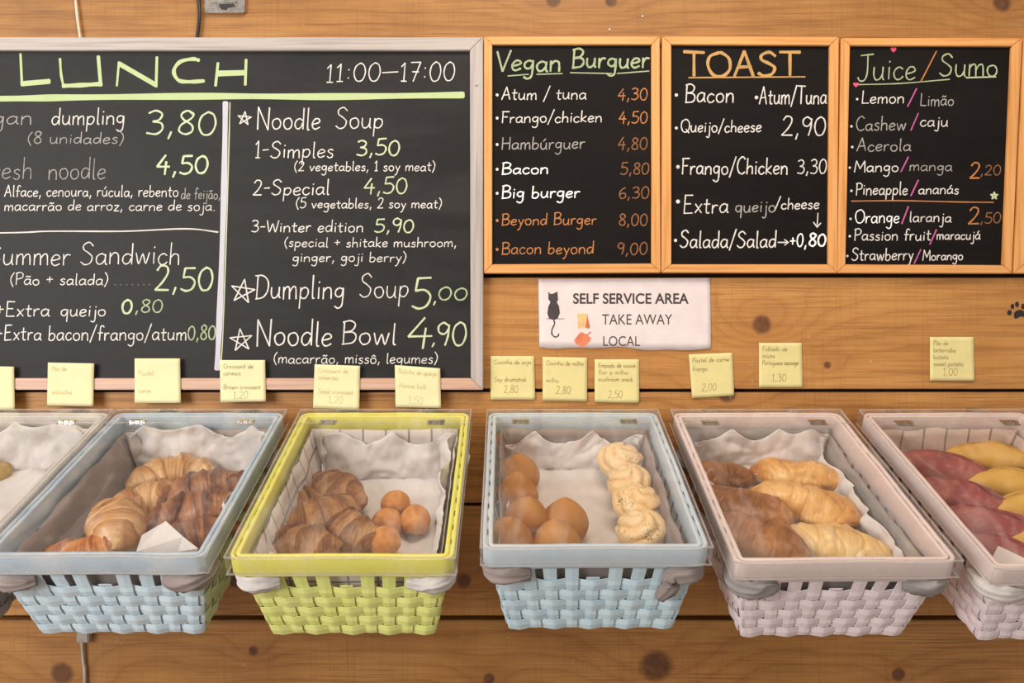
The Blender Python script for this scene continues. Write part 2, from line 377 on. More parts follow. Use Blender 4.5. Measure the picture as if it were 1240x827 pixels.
def write(text, x0, x1, base, cap, mat, wd, off, parent, slope=0, pf=None, name='chalk_lettering', jit=1.0, slant=.06):
    x = 0; quads = []; tot = sum(G[c][0]+.7 for c in text)-.7; sx = (x1-x0)/tot; sy = cap/10.0
    for c in text:
        wch, st = G[c]
        jy = RND.uniform(-.25, .25)*jit; js = 1+RND.uniform(-.05, .05)*jit; jr = RND.uniform(-.05, .05)*jit
        for s in st.split(';'):
            if not s: continue
            straight = s[0] == '!'; s = s.lstrip('!')
            pp = [tuple(float(k) for k in q.split(',')) for q in s.split()]
            if straight:
                w2 = []
                for i in range(len(pp)-1):
                    for k in range(4): t = k/4; w2.append((lerp(pp[i][0], pp[i+1][0], t), lerp(pp[i][1], pp[i+1][1], t)))
                w2.append(pp[-1]); pts = w2
            else: pts = [(v.x, v.y) for v in crom([(a, b, 0) for a, b in pp], 5)]
            out = []
            for a, b in pts:
                b2 = b*js+jy+jr*a; a2 = a+b*slant
                X = x0+(x+a2)*sx; Y = base-b2*sy+slope*(X-x0); out.append((X, Y))
            if straight and len(pp) > 2:
                for i in range(len(pp)-1): ribbon(quads, out[i*4:i*4+5], wd, rnd=RND)
            else: ribbon(quads, out, wd, rnd=RND)
        x += wch+.7
    TOFF[0] = (TOFF[0]+1) % 5
    return strokes_to_obj(name, quads, off+TOFF[0]*2e-5, mat, parent, pf)
def line(pts, wd, mat, off, parent, name='chalk_line', sub=6, straight=False, pf=None):
    quads = []
    pts = pts if straight else [(v.x, v.y) for v in crom([(a, b, 0) for a, b in pts], sub)]
    ribbon(quads, pts, wd, rnd=RND); TOFF[0] = (TOFF[0]+1) % 5
    return strokes_to_obj(name, quads, off+TOFF[0]*2e-5, mat, parent, pf)
def star(cx, cy, r, wd, mat, off, parent, rot=0):
    p = [(cx+r*math.sin(rot+k*4*math.pi/5), cy-r*math.cos(rot+k*4*math.pi/5)) for k in range(6)]
    quads = []
    for i in range(5): ribbon(quads, [p[i], ((p[i][0]+p[i+1][0])/2, (p[i][1]+p[i+1][1])/2), p[i+1]], wd, rnd=RND)
    return strokes_to_obj('chalk_star', quads, off, mat, parent)
def poly(pts, off, mat, parent, name, pf=None, th=2e-4):
    pf = pf or P
    f = [pf(a, b, off) for a, b in pts]; bk = [pf(a, b, off-th) for a, b in pts]; n = len(pts)
    fs = [tuple(range(n)), tuple(n+k for k in reversed(range(n)))]+[(k, n+k, n+(k+1) % n, (k+1) % n) for k in range(n)]
    o = mesh(name, f+bk, fs, mat, parent)
    bm = bmesh.new(); bm.from_mesh(o.data); bmesh.ops.recalc_face_normals(bm, faces=bm.faces); bm.to_mesh(o.data); bm.free(); return o
def ell(cx, cy, rx, ry, rot=0, n=16):
    return [(cx+rx*math.cos(a)*math.cos(rot)-ry*math.sin(a)*math.sin(rot), cy+rx*math.cos(a)*math.sin(rot)+ry*math.sin(a)*math.cos(rot)) for a in [2*math.pi*k/n for k in range(n)]]

# ---------------------------------------------------------------- the plank wall
M_PINE = pine_wall()
wall = MB(); wall.box(-1.9, 1.9, .030, .06, 0, 3.2)
wall_back = wall.build('wall_back', [plain('dark_wall_backing', S(34, 24, 18), .9)]); tag(wall_back, 'wall clad in horizontal knotty pine planks', kind='structure')
edges = [-778, -639, -500, -362, -223, -83, 56, 195, 333.5, 473, 611, 748.5, 888, 1027, 1166, 1305, 1444]
gap = [3]*3+[3, 3, 3, 3, 3, 5.5, 4, 4, 6, 4, 4, 4, 4, 4]
for i in range(len(edges)-1):
    z1 = P(0, edges[i]+gap[i]/2).z; z0 = P(0, edges[i+1]-gap[i+1]/2).z
    b = MB(); b.box(-1.9, 1.9, 0, .030, z0, z1); pk = b.build('plank', [M_PINE], wall_back, bevel=.0016); pk['tone'] = {5: .76, 6: .9, 7: 1.0, 8: 1.03, 9: .96, 10: .86, 11: .84}.get(i, .9)  # tone: board variation plus painted shade at the top and below the baskets

fl = MB(); fl.box(-1.9, 1.9, -4.2, .03, -.02, 0); tag(fl.build('floor', [plain('brown_floor', S(120, 96, 76), .6)]), 'plain brown shop floor below the wall', kind='structure')
cl = MB(); cl.box(-1.9, 1.9, -4.2, .03, 3.2, 3.24); tag(cl.build('ceiling', [plain('white_ceiling', S(226, 220, 212), .9)]), 'plain white ceiling above the wall', kind='structure')
# ---------------------------------------------------------------- boards
M_FH = frame_wood('frame_pine_level', False); M_FV = frame_wood('frame_pine_upright', True)
M_AH = frame_wood('silver_painted_rail', False, (176, 165, 158)); M_AV = frame_wood('silver_painted_upright', True, (176, 166, 160))
M_AB = frame_wood('pink_brown_lower_rail', False, (196, 158, 134))  # lower rail has a pinkish brown base, unlike the silver rails
M_SL1 = slate('grey_slate', S(27, 25, 25), S(48, 45, 44), .55, .25); M_SL2 = slate('black_slate', S(15, 11, 10), S(27, 22, 20), .6, .15)
M_W = chalk('white_chalk', S(222, 216, 208), .32); M_WD = chalk('faded_white_chalk', S(164, 158, 152), .5); M_WB = chalk('bright_white_chalk', S(252, 250, 246), .1)
M_G = chalk('green_chalk', S(198, 208, 168), .3); M_GD = chalk('faded_green_chalk', S(168, 182, 142), .5)
M_GS = chalk('solid_green_chalk', S(184, 200, 146), .12); M_LV = chalk('lavender_chalk', S(198, 194, 204), .1)
M_O = chalk('orange_chalk', S(190, 122, 68), .35); M_OD = chalk('faded_orange_chalk', S(150, 96, 56), .5); M_OT = chalk('ochre_chalk', S(196, 152, 92), .4)
M_P = chalk('pink_chalk', S(196, 92, 150), .3); M_PR = chalk('pink_heart_paint', S(238, 84, 120), .1)
M_STEEL = metal('brushed_steel', S(190, 186, 180), .35)
def rail(q, off, th, mat, parent, name='frame_rail', bevel=.0012):
    f = [P(a, b, off) for a, b in q]; y1 = -(off-th)
    vs = f+[Vector((v.x, y1, v.z)) for v in f]; n = 4
    fs = [(0, 1, 2, 3), (7, 6, 5, 4)]+[(k, (k+1) % 4+0, 4+(k+1) % 4, 4+k) for k in range(4)]
    o = mesh(name, vs, fs, mat, parent); bm = bmesh.new(); bm.from_mesh(o.data); bmesh.ops.recalc_face_normals(bm, faces=bm.faces)
    bmesh.ops.bevel(bm, geom=list(bm.edges), offset=bevel, segments=2, affect='EDGES'); bm.to_mesh(o.data); bm.free(); return o
def board(O, I, off, th, panel_off, mats, label, cat='chalkboard', mslate=None):
    """O, I: outer and inner corners TL TR BR BL in pixels at the frame's face"""
    c = P((O[0][0]+O[1][0])/2, O[2][1], 0); root = empty('menu_board', (0, 0, 0)); tag(root, label, cat)
    root['group'] = 'menu boards hung in a row'
    for k in range(4):
        j = (k+1) % 4; rail([O[k], O[j], I[j], I[k]], off, th, mats[k], root)
    f = [P(a+dx, b+dy, off) for (a, b), (dx, dy) in zip(I, ((-3, -3), (3, -3), (3, 3), (-3, 3)))]
    m = MB(); m.prism([(v.x, v.z) for v in f], -panel_off, -(off-th)); m.build('writing_surface', [mslate or M_SL2], root)
    return root
BO = .018; BP = .011; T = BP+2e-4
big = board([(-260, 45), (585, 45), (585, 472), (-260, 472)], [(-244, 61), (569, 61), (570, 458), (-244, 458)], BO, .0175, BP, [M_AH, M_AV, M_AB, M_AV],
            'large grey chalkboard in silver frame with LUNCH menu in chalk, at far left', mslate=M_SL1)
def W(t, x0, x1, b, c, m=None, w=1.7, sl=0, par=None, **k): return write(t, x0, x1, b, c, m or M_W, w, T, par or CUR, sl, **k)
CUR = big
for pts, wd in (([(24.8, 65), (26.6, 103)], 3.4), ([(26, 101.5), (60, 98.5)], 7), ([(72.6, 71), (74, 90), (77, 105)], 3.6), ([(76, 104), (100, 103), (123, 101.5)], 6.5), ([(119, 68), (122, 104)], 4.8),
                ([(144, 75), (141.5, 104)], 3.4), ([(144, 77), (189, 103)], 6.5), ([(190, 69), (189, 105)], 4.5), ([(241, 73), (233, 71.5), (218, 75), (210.5, 86), (216, 97), (229, 99), (247, 98)], 5.5),
                ([(264, 76), (261, 104)], 3.8), ([(264, 89), (297, 88)], 8.5), ([(298, 72), (297, 103)], 3.8)):
    line(pts, wd, M_GS, T, big, name='chalk_letter_stroke')
line([(-240, 121), (0, 119.5), (90, 118), (257, 116.5), (400, 117), (561, 115)], 9.5, M_GS, T, big)
line([(273, 124), (271, 240), (266, 380), (263, 447)], 8.5, M_LV, T, big)
line([(278.5, 124), (275.5, 240), (270, 400), (267, 446)], 1.6, M_G, T+1e-4, big)
line([(-240, 284), (0, 282), (60, 280), (150, 280), (225, 277), (264, 281)], 2, M_W, T, big)
W('11:00', 394, 461, 99, 22); line([(463, 88), (482, 87)], 1.8, M_W, T, big); W('17:00', 484, 551, 98, 23)
W('Vegan', -44, 39, 151, 20, M_WD); W('dumpling', 62, 151, 151, 21); W('(8 unidades)', 33, 150, 174, 14, M_WD, 1.5)
W('3,80', 176, 262, 163, 28, M_G, 2.8); W('4,50', 189, 252, 210, 22, M_G, 3.2)
W('Fresh', -24, 39, 217, 25, M_WD, 1.5); W('noodle', 58, 128, 217, 25, M_WD, 1.5)
W('Alface, cenoura, rúcula, rebento', 5, 216, 238, 14, M_W, 1.4); W('de feijão,', 219, 267, 241, 13, M_WD, 1.3)
W('macarrão de arroz, carne de soja.', 5, 261, 255, 13, M_W, 1.4)
W('Summer', -15, 85, 321, 25, M_W); W('Sandwich', 97, 218, 320, 27, M_W)
W('(Pão + salada)', 12, 131, 345, 14, M_W, 1.5); W('.......', 137, 184, 345, 6, M_WD, 1.1); W('2,50', 187, 258, 352, 29, M_G, 3)
W('+Extra', -6, 60, 383, 17); W('queijo', 73, 128, 383, 16); W('0', 147, 160, 379, 16, M_G, 3.2); W(',80', 163, 197, 378, 16, M_GD, 2)
W('+Extra bacon/frango/atum', -6, 226, 412, 18); W('0,80', 227, 261, 411, 17, M_GD, 2)
star(296, 143.5, 8.5, 1.7, M_W, T, big, .1)
W('Noodle', 310, 388, 157, 27, w=1.9); W('Soup', 406, 464, 155, 25)
W('1-Simples', 308, 404, 191, 20); W('3,50', 431, 484, 188, 19, M_G, 2.4); W('(2 vegetables, 1 soy meat)', 356, 527, 207, 12, w=1.4)
W('2-Special', 306, 399, 236, 18); W('4,50', 440, 493, 234, 19, M_G, 2.2); W('(5 vegetables, 2 soy meat)', 358, 535, 252, 12, w=1.4)
W('3-Winter edition', 304, 440, 281, 14, w=1.6); W('5,90', 453, 501, 281, 16, M_G, 2.2)
W('(special + shitake mushroom,', 344, 553, 299, 12, w=1.4); W('ginger, goji berry)', 354, 492, 317, 12, w=1.4)
star(294, 353, 15, 1.9, M_W, T, big, .15)
W('Dumpling', 308, 417, 362, 28, w=2); W('Soup', 435, 495, 360, 28); W('5', 498, 522, 373, 36, M_G, 3.2); W(',', 524, 529, 367, 14, M_G, 2.5); W('00', 530, 566, 363, 15, M_GD, 2.4)
star(292, 412, 14, 1.9, M_W, T, big, -.1)
W('Noodle', 309, 402, 419, 31, w=2.2); W('Bowl', 413, 480, 417, 27, w=2); W('4', 492, 524, 421, 36, M_G, 3); W(',', 522, 528, 417, 14, M_G, 2.5); W('90', 528, 565, 418, 28, M_G, 2.8)
W('(macarrão, missô, legumes)', 331, 530, 440, 13, w=1.4)
def screw(px, py, off, r, parent, name='screw'):
    q = P(px, py, off); bm = bmesh.new(); bmesh.ops.create_cone(bm, cap_ends=True, segments=16, radius1=r, radius2=r*.7, depth=.0016, matrix=Matrix.Translation((q.x, -off-.0006, q.z)) @ Matrix.Rotation(math.pi/2, 4, 'X'))
    for s in ((1, .18), (.18, 1)):
        bmesh.ops.create_cube(bm, size=1, matrix=Matrix.Translation((q.x, -off-.0016, q.z)) @ Matrix.Diagonal((r*s[0], .0006, r*s[1], 1)))
    me = bpy.data.meshes.new(name); bm.to_mesh(me); bm.free(); return link(name, me, parent, [M_STEEL])
screw(577, 103, BO, .003, big)
BS = .016; CUR = None
def sb(O, I, lab): return board(O, I, BS, .0155, .010, [M_FH, M_FV, M_FH, M_FV], lab)
T = .010+2e-4
veg = sb([(586, 44), (799, 44), (800, 330), (586, 331)], [(596, 54), (789, 54), (789, 319), (596, 320)], 'pine-framed chalkboard headed Vegan Burguer, next to the silver-framed board')
CUR = veg
W('Vegan', 600, 679, 86, 24, M_GD, 3); W('Burguer', 692, 786, 82, 23, M_GD, 3)
for a in ([(615, 92), (640, 90)], [(650, 90), (681, 89)], [(690.5, 88), (741, 89)], [(747, 89), (786, 86)]): line(a, 1.6, M_GD, T, veg)
for t, x1, b, c, m, p, px0, px1, pm in (('Atum / tuna', 710, 121, 15, M_W, '4,30', 748, 784, M_O), ('Frango/chicken', 729, 149, 14, M_W, '4,50', 749, 784, M_O), ('Hambúrguer', 708, 181, 15, M_WD, '4,80', 748, 784, M_OD),
        ('Bacon', 664, 211, 14, M_WB, '5,80', 751, 786, M_OD), ('Big burger', 702, 240, 15, M_WB, '6,30', 749, 786, M_OD), ('Beyond Burger', 722, 273, 14, M_O, '8,00', 749, 784, M_OD), ('Bacon beyond', 719, 308, 15, M_O, '9,00', 747, 784, M_OD)):
    poly(ell(602, b-6, 1.8, 1.8), T, M_O if m is M_O else M_W, veg, 'chalk_bullet')
    W(t, 607, x1, b, c, m, 2.0 if m is M_WB else 1.6, -.01); W(p, px0, px1, b, 14, pm, 1.7)
toast = sb([(802, 44), (1016, 44.5), (1014, 330.5), (801, 330)], [(813, 54), (1005, 55), (1003, 320), (813, 320)], 'pine-framed chalkboard headed TOAST, middle of the three pine-framed boards')
CUR = toast
W('TOAST', 828, 969, 92, 29, M_OT, 4.5, slant=0); line([(834, 94), (975, 93)], 2, M_OT, T, toast)
for x, y, r in ((819, 115, 2), (916, 118, 2.2), (819, 155, 1.8), (821, 202, 2.2), (821, 244, 2.4), (818, 291, 2)): poly(ell(x, y, r, r), T, M_W, toast, 'chalk_bullet')
W('Bacon', 829, 889, 124, 22, w=2); W('Atum/Tuna', 919, 1001, 126, 21, w=1.8); W('Queijo/cheese', 824, 922, 160, 15); W('2,90', 946, 1000, 164, 23, w=2)
W('Frango/Chicken', 825, 954, 211, 20, w=1.9); W('3,30', 965, 1001, 210, 17); W('Extra', 827, 882, 258, 21, w=1.8); W('queijo', 890, 939, 257, 16, M_WD); W('/cheese', 938, 992, 253, 14)
line([(990.5, 258), (989.5, 274)], 1.6, M_W, T, toast, 'chalk_arrow', straight=True); line([(985, 269), (989.5, 275), (994, 270)], 1.6, M_W, T, toast, 'chalk_arrow', straight=True)
W('Salada/Salad', 823, 940, 300, 20, w=2); line([(942, 293.5), (954, 293.5)], 1.8, M_W, T, toast, 'chalk_arrow', straight=True); line([(950, 290), (954.5, 293.5), (950, 297)], 1.6, M_W, T, toast, 'chalk_arrow', straight=True)
W('+0,', 956, 977, 299, 16, M_WB, 2); W('80', 979, 1000, 298, 15, M_WB, 2.6)
juice = sb([(1019, 46), (1238, 46), (1225.5, 331), (1014, 330.5)], [(1029.5, 55), (1225.5, 56), (1214.5, 321), (1024, 320)], 'pine-framed chalkboard headed Juice Sumo, with two pink hearts')
CUR = juice
W('Juice', 1038, 1109, 97, 31, M_GD, 2); line([(1115, 99), (1134, 62)], 2, M_O, T, juice); W('Sumo', 1137, 1208, 92, 28, M_GD, 2.2)
line([(1037, 102.5), (1090, 101), (1150, 96)], 1.6, M_GD, T, juice); line([(1170, 94), (1206, 93)], 2, M_G, T, juice)
def heart(cx, cy, r):
    return [(cx+r*1.0*(16*math.sin(a)**3)/16, cy-r*(13*math.cos(a)-5*math.cos(2*a)-2*math.cos(3*a)-math.cos(4*a))/16) for a in [2*math.pi*k/24 for k in range(24)]]
poly(heart(1082, 60, 3.6), T, M_PR, juice, 'painted_heart'); poly(heart(1036.5, 102.5, 3.4), T+2e-4, M_PR, juice, 'painted_heart')
for (a, x0, x1, y, h, m, sl, b, x2, x3, y2, h2, m2) in (
    ('Lemon', 1043, 1095, 125, 15, M_W, (1099, 129, 1110, 107), 'Limão', 1114, 1155, 128, 15, M_WD), ('Cashew', 1036, 1097, 158, 17, M_WD, (1103, 158, 1112, 137), 'caju', 1114, 1148, 153, 14, M_W),
    ('Acerola', 1037, 1103, 183, 15, M_WD, None, None, 0, 0, 0, 0, None), ('Mango', 1034, 1088, 208, 14, M_W, (1091, 208, 1100, 190), 'manga', 1101, 1153, 207, 13, M_WD),
    ('Pineapple', 1036, 1099, 236, 15, M_W, (1103, 237, 1112, 218), 'ananás', 1112, 1161, 235, 13, M_W), ('Orange', 1035, 1089, 270, 16, M_WB, (1092, 271, 1100, 250), 'laranja', 1101, 1152, 269, 13, M_W),
    ('Passion fruit', 1034, 1127, 291, 14, M_W, (1126, 296, 1134, 278), 'maracujá', 1134, 1187, 290, 12, M_W), ('Strawberry', 1031, 1106, 315, 15, M_W, (1107, 319, 1115, 302), 'Morango', 1117, 1166, 315, 12, M_W)):
    W(a, x0, x1, y, h, m, 1.6)
    poly(ell(x0-5, y-5, 1.5, 1.5), T, M_W, juice, 'chalk_bullet')
    if b: line([sl[:2], sl[2:]], 2, M_P, T+1e-4, juice, straight=True); W(b, x2, x3, y2, h2, m2, 1.5)
W('2', 1174, 1187, 216, 20, M_O, 2.2); W(',20', 1187, 1212, 212, 12, M_OD, 1.4); W('2', 1172, 1186, 271, 20, M_O, 2.2); W(',50', 1187, 1212, 270, 13, M_OD, 1.4)
star(1204, 237, 4.6, 1.8, M_G, T, juice); line([(1031, 243.5), (1091, 243), (1160, 244.5), (1203, 245)], 1.7, M_O, T, juice)
edge = sb([(1240.5, 44), (1440, 44), (1440, 331), (1228, 331)], [(1252, 54), (1430, 54), (1430, 320), (1240.5, 320)], 'pine-framed board of which only the left rail shows at the right edge')

# ---------------------------------------------------------------- paper sign
M_SIGN = paper_mat('white_sign_paper', S(232, 218, 216), .05); M_INK = plain('dark_grey_ink', S(66, 56, 56), .7)
SGB = lambda u, v: .0006*v*v*(1+.8*math.sin(u*9))
def SP(px, py, off): return P(px, py, .0015+SGB((px-652)/209, max(0, min(1, (py-337)/85)))+.00022+off)
sgn = empty('paper_sign'); tag(sgn, 'white paper sign reading SELF SERVICE AREA taped under the pine-framed boards', 'sign')
vs = []; fs = []; NX = 40; NY = 10
def sheet_grid(quad, off, bulge, name, mat, parent, nx=40, ny=10, wavy=None, curl=0):
    """curved thin sheet; quad TL TR BR BL px"""
    vs = []; fs = []
    for layer in (0, 1):
        for j in range(ny+1):
            for i in range(nx+1):
                u, v = i/nx, j/ny
                x = lerp(lerp(quad[0][0], quad[1][0], u), lerp(quad[3][0], quad[2][0], u), v); y = lerp(lerp(quad[0][1], quad[1][1], u), lerp(quad[3][1], quad[2][1], u), v)
                if wavy: y += wavy(u)*max(0, v-.9)*10
                o = off+bulge(u, v)
                q = P(x, y, o-layer*1.5e-4); vs.append(q)
    n = (nx+1)*(ny+1)
    for j in range(ny):
        for i in range(nx):
            a = j*(nx+1)+i; fs.append((a, a+nx+1, a+nx+2, a+1)); fs.append((n+a, n+a+1, n+a+nx+2, n+a+nx+1))
    for i in range(nx):
        fs.append((i, i+1, n+i+1, n+i)); k = ny*(nx+1)+i; fs.append((k, n+k, n+k+1, k+1))
    for j in range(ny):
        k = j*(nx+1); fs.append((k, n+k, n+k+nx+1, k+nx+1)); k += nx; fs.append((k, k+nx+1, n+k+nx+1, n+k))
    return mesh(name, vs, fs, mat, parent, True)
sheet_grid([(652, 338), (860, 336.5), (861, 424), (653, 420)], .0015, lambda u, v: SGB(u, v), 'paper', M_SIGN, sgn, wavy=lambda u: 1.2*math.sin(u*11)+.8*math.sin(u*23))
ST = 0.0
def printed(txt, x0, x1, base, cap, bold, name='printed_text'):
    cu = bpy.data.curves.new(name, 'FONT'); cu.body = txt; cu.offset = bold; cu.size = 1; cu.fill_mode = 'FRONT'
    tmp = bpy.data.objects.new('t', cu); C.objects.link(tmp); bpy.context.view_layer.update()
    me = bpy.data.meshes.new_from_object(tmp.evaluated_get(bpy.context.evaluated_depsgraph_get())); bpy.data.objects.remove(tmp)
    xs = [v.co.x for v in me.vertices]; ys = [v.co.y for v in me.vertices]; a, b = min(xs), max(xs); c, d = min(ys), max(ys)
    for v in me.vertices: v.co = SP(lerp(x0, x1, (v.co.x-a)/(b-a)), base-cap*(v.co.y-c)/(d-c), 0)
    me.materials.clear(); o = link(name, me, sgn, [M_INK]); return o
printed('SELF SERVICE AREA', 694, 834, 368, 13, .022); printed('TAKE AWAY', 729, 814, 393, 12.5, 0); printed('LOCAL', 730.5, 775, 419, 12, 0)
cat = [(664, 353), (666.5, 356), (670, 355.5), (675, 353), (675.3, 358), (675.8, 363), (674.3, 366), (677, 371), (678, 379), (675.5, 385), (672.5, 387), (668, 387), (664.5, 385), (662.8, 379), (664, 371), (666.5, 366), (664, 362)]
poly(cat, ST, M_INK, sgn, 'printed_cat', pf=SP); line([(662, 386), (683, 386)], .9, M_INK, ST, sgn, 'printed_line', pf=SP)
line([(670.5, 387), (671.5, 392), (668.5, 399), (668.5, 405), (672.5, 408), (676, 406.5), (676.5, 404)], 2, M_INK, ST, sgn, 'printed_cat_tail', pf=SP)
M_BAG = plain('tan_ink', S(236, 184, 124), .7); M_BAGD = plain('rust_ink', S(196, 112, 76), .7); M_RED = plain('orange_ink', S(214, 120, 84), .7)
poly([(699, 380), (711, 379.5), (713, 396), (700, 398)], ST, M_BAG, sgn, 'printed_bag', pf=SP); poly([(711, 380), (714.5, 396), (713, 398), (709, 397)], ST+1e-4, M_BAGD, sgn, 'printed_bag_side', pf=SP)
poly([(695, 412), (703, 402), (706, 402.5), (716, 409), (714.5, 413), (706.5, 420.5), (698, 417)], ST, M_RED, sgn, 'printed_tray', pf=SP); line([(710, 406), (715.5, 402)], 1.8, M_BAGD, ST+1e-4, sgn, 'printed_handle', pf=SP)
# ---------------------------------------------------------------- sticky notes
M_NOTE = [paper_mat('yellow_note_paper', S(232, 218, 152), .1), paper_mat('pale_note_paper', S(238, 228, 178), .1)]
M_PEN = chalk('pencil_writing', S(138, 124, 78), 0); M_PEN2 = chalk('faint_pencil_writing', S(190, 176, 116), 0)
NB = lambda u, v: .0002+.0035*max(0, v-.45)**2*(1+1.2*u)
notes = [([(-37, 443), (17, 444), (18, 496), (-38, 496)], 1, 'yellow sticky note cut by the left edge of the photo', 0, ['', 'Folhado']),
 ([(58, 439), (114, 440), (113, 492), (57, 491)], 1, 'yellow sticky note, second from left, with a curled bottom right corner', 0, ['Pão de', '', 'salsicha']),
 ([(163, 434), (218, 434), (219, 488), (163, 488)], 1, 'yellow sticky note, third from left, left of the divider line foot', 0, ['', 'Pastel', '', 'carne']),
 ([(266, 436), (321, 436), (322, 486), (267, 487)], 1, 'yellow sticky note over the foot of the lavender chalk divider', 1, ['Croissant de', 'cereais', '', 'Brown croissant', '1,20']),
 ([(381, 441), (436, 443), (435, 496), (379, 494)], 1, 'yellow sticky note above the lime green basket, its left of two', 0, ['Croissant de', 'sementes', '', 'Seed croissant', '1,20']),
 ([(478, 442), (533, 446), (534, 494), (479, 493)], 1, 'yellow sticky note above the lime green basket, under the big price 4,90', 0, ['Bolinho de queijo', '', 'cheese ball', '', '1,50']),
 ([(594, 431), (647, 431), (648, 484), (594, 484)], 0, 'yellow sticky note below the sign, just right of the silver frame', 1, ['Coxinha de soja', '', 'Soy drumstick', '2,80']),
 ([(657, 432), (711, 433), (711, 486), (657, 485)], 0, 'yellow sticky note directly below the black cat of the sign', 1, ['Coxinha de milho', '', 'milho', '2,80']),
 ([(720, 435), (774, 435), (774, 488), (720, 487)], 0, 'yellow sticky note below LOCAL on the sign', 1, ['Empada de couve', 'flor e milho', 'mushroom snack', '', '2,50']),
 ([(834, 429), (887, 427), (889, 479), (838, 482)], 0, 'slightly tilted yellow sticky note below right corner of the sign', 1, ['Pastel de carne', 'frango', '', '2,00']),
 ([(919, 415), (971, 415), (972, 469), (919, 469)], 0, 'yellow sticky note just under the big dark knot in the plank', 1, ['Folhado de', 'nozes', 'Portuguese sausage', '', '1,30']),
 ([(1126, 408), (1179, 408), (1180, 461), (1126, 461)], 0, 'yellow sticky note furthest right, above the basket of coloured breads', 1, ['Pão de', 'beterraba', 'batata', 'sweet potato', '1,00'])]
for q, mi, lab, dark, lines_ in notes:
    onb = q[1][0] < 560; off = .0195 if onb else .0015
    r = empty('sticky_note'); tag(r, lab, 'sticky note', 'yellow sticky notes above the baskets')
    sh = sheet_grid(q, off, NB, 'note_paper', M_NOTE[mi], r, 12, 12)
    x0, y0 = q[0]; wq = q[1][0]-q[0][0]; n = len(lines_)
    for k, t in enumerate(lines_):
        if not t: continue
        big_ = t[0].isdigit(); yy = y0+10+k*(42/n)
        x1 = x0+wq*(.30 if big_ else .08); x2 = x1+min(wq*.84, len(t)*(4.4 if big_ else 3.0))
        nf = lambda a, b, o_, q=q, off=off, wq=wq: P(a, b, off+NB(max(0, min(1, (a-q[0][0])/wq)), max(0, min(1, (b-q[0][1])/52)))+.0002+o_)
        write(t, x1, x2, yy+(3 if big_ else 0), 9 if big_ else 5.5, M_PEN if dark else M_PEN2, .6, 0, r, (q[1][1]-q[0][1])/wq, pf=nf, name='pencil_writing')
# ---------------------------------------------------------------- wall bits
M_BLK = plain('black_vinyl', S(36, 26, 28), .6)
pw = empty('paw_print'); tag(pw, 'small black paw print sticker on the pine wall at the right edge', 'sticker')
for e in ((1222.5, 378.5, 2.8, 3.2), (1226, 371, 2.2, 3.2), (1231.5, 368.5, 2.4, 3.4), (1239, 371, 2.4, 3.4), (1243.5, 377, 2.6, 3.2)): poly(ell(*e), .0006, M_BLK, pw, 'toe_mark', th=4e-4)
poly([(1228, 379), (1231, 376), (1236, 375), (1242, 378), (1242, 384), (1236, 383), (1230, 386), (1228, 384)], .0006, M_BLK, pw, 'pad_mark', th=4e-4)
tag(tube('power_cord', [P(88, -260, .004), P(90, -100, .005), P(91, -20, .004), P(93, 15, .006), P(98, 52, .006)], .0022, plain('white_cable_plastic', S(214, 196, 176), .5)), 'thin white cord running down behind the top of the silver frame', 'cord')
tag(tube('power_cord', [P(243, -260, .004), P(242, -90, .005), P(240.5, -10, .004), P(241.5, 20, .006), P(238, 52, .006)], .0030, plain('black_cable_plastic', S(30, 26, 26), .4)), 'black cord beside the chrome switch plate running behind the frame', 'cord')
M_CH = metal('chrome', S(222, 218, 214), .15)
sw = empty('switch_plate'); tag(sw, 'small chrome switch plate above the silver frame, beside the black cord', 'switch plate')
def pbox(name, x0, y0, x1, y1, o0, o1, mat, par, bevel=.0008):
    a = P(x0, y0, o1); b = P(x1, y1, o1); m = MB(); m.box(a.x, b.x, -o1, -o0, b.z, a.z); return m.build(name, [mat], par, bevel=bevel)
pbox('plate', 247.5, -50, 296, 15, 0, .008, M_CH, sw, .0015); pbox('rocker', 255, -30, 286, 2.5, .008, .012, M_CH, sw, .001)
poly([(265, 5), (283, 4.5), (285, 7.5), (276, 9.5), (274, 12), (268, 11.5), (265.5, 8)], .0084, M_BLK, sw, 'black_mark', th=3e-4)
cp = empty('cable_connector'); tag(cp, 'grey cable with its plug hanging below the light blue basket of croissants', 'cable')
M_GC = plain('grey_cable_plastic', S(176, 168, 156), .5)
pbox('plug', 92, 765, 107, 778.5, .0, .014, M_GC, cp, .002)
tube('cable', [P(99, 776, .006), P(101, 800, .005), P(103, 830, .005), P(104, 1000, .005)], .0026, M_GC, cp)
for x, y, l in ((778, 20, 'small screw head in the top plank above the Vegan Burguer board'), (738, 36, 'tiny screw head just above the Vegan Burguer frame')): tag(screw(x, y, 0, .0026, None, 'screw'), l, 'screw')
# ---------------------------------------------------------------- baskets
BW = .281; BL = .392; BH = .145; ZB = CZ-.119; YB = -(D-1.385)
TPX = .026; TPY = .026
M_LID = acrylic('clear_acrylic', (.97, .965, .96, 1), .015); M_EDGE = acrylic('acrylic_cut_edge', (.94, .93, .92, 1), .16)
M_HINGE = metal('hinge_steel', S(200, 194, 186), .25)
M_PARCH = paper_mat('parchment_paper', S(242, 236, 232), .2)
def walls(n):
    k = -n/BH
    return BW/2-.007-TPX*k, .007+TPY*k, BL-.007-TPY*k      # half width, v back, v front
def rrect(hx, v0, v1, r, seg=6):
    pts = []
    for (cx, cy, a0) in ((hx-r, -v1+r, -90), (hx-r, -v0-r, 0), (-hx+r, -v0-r, 90), (-hx+r, -v1+r, 180)):
        for k in range(seg+1):
            a = math.radians(a0+90*k/seg); pts.append((cx+r*math.cos(a), cy+r*math.sin(a)))
    return pts
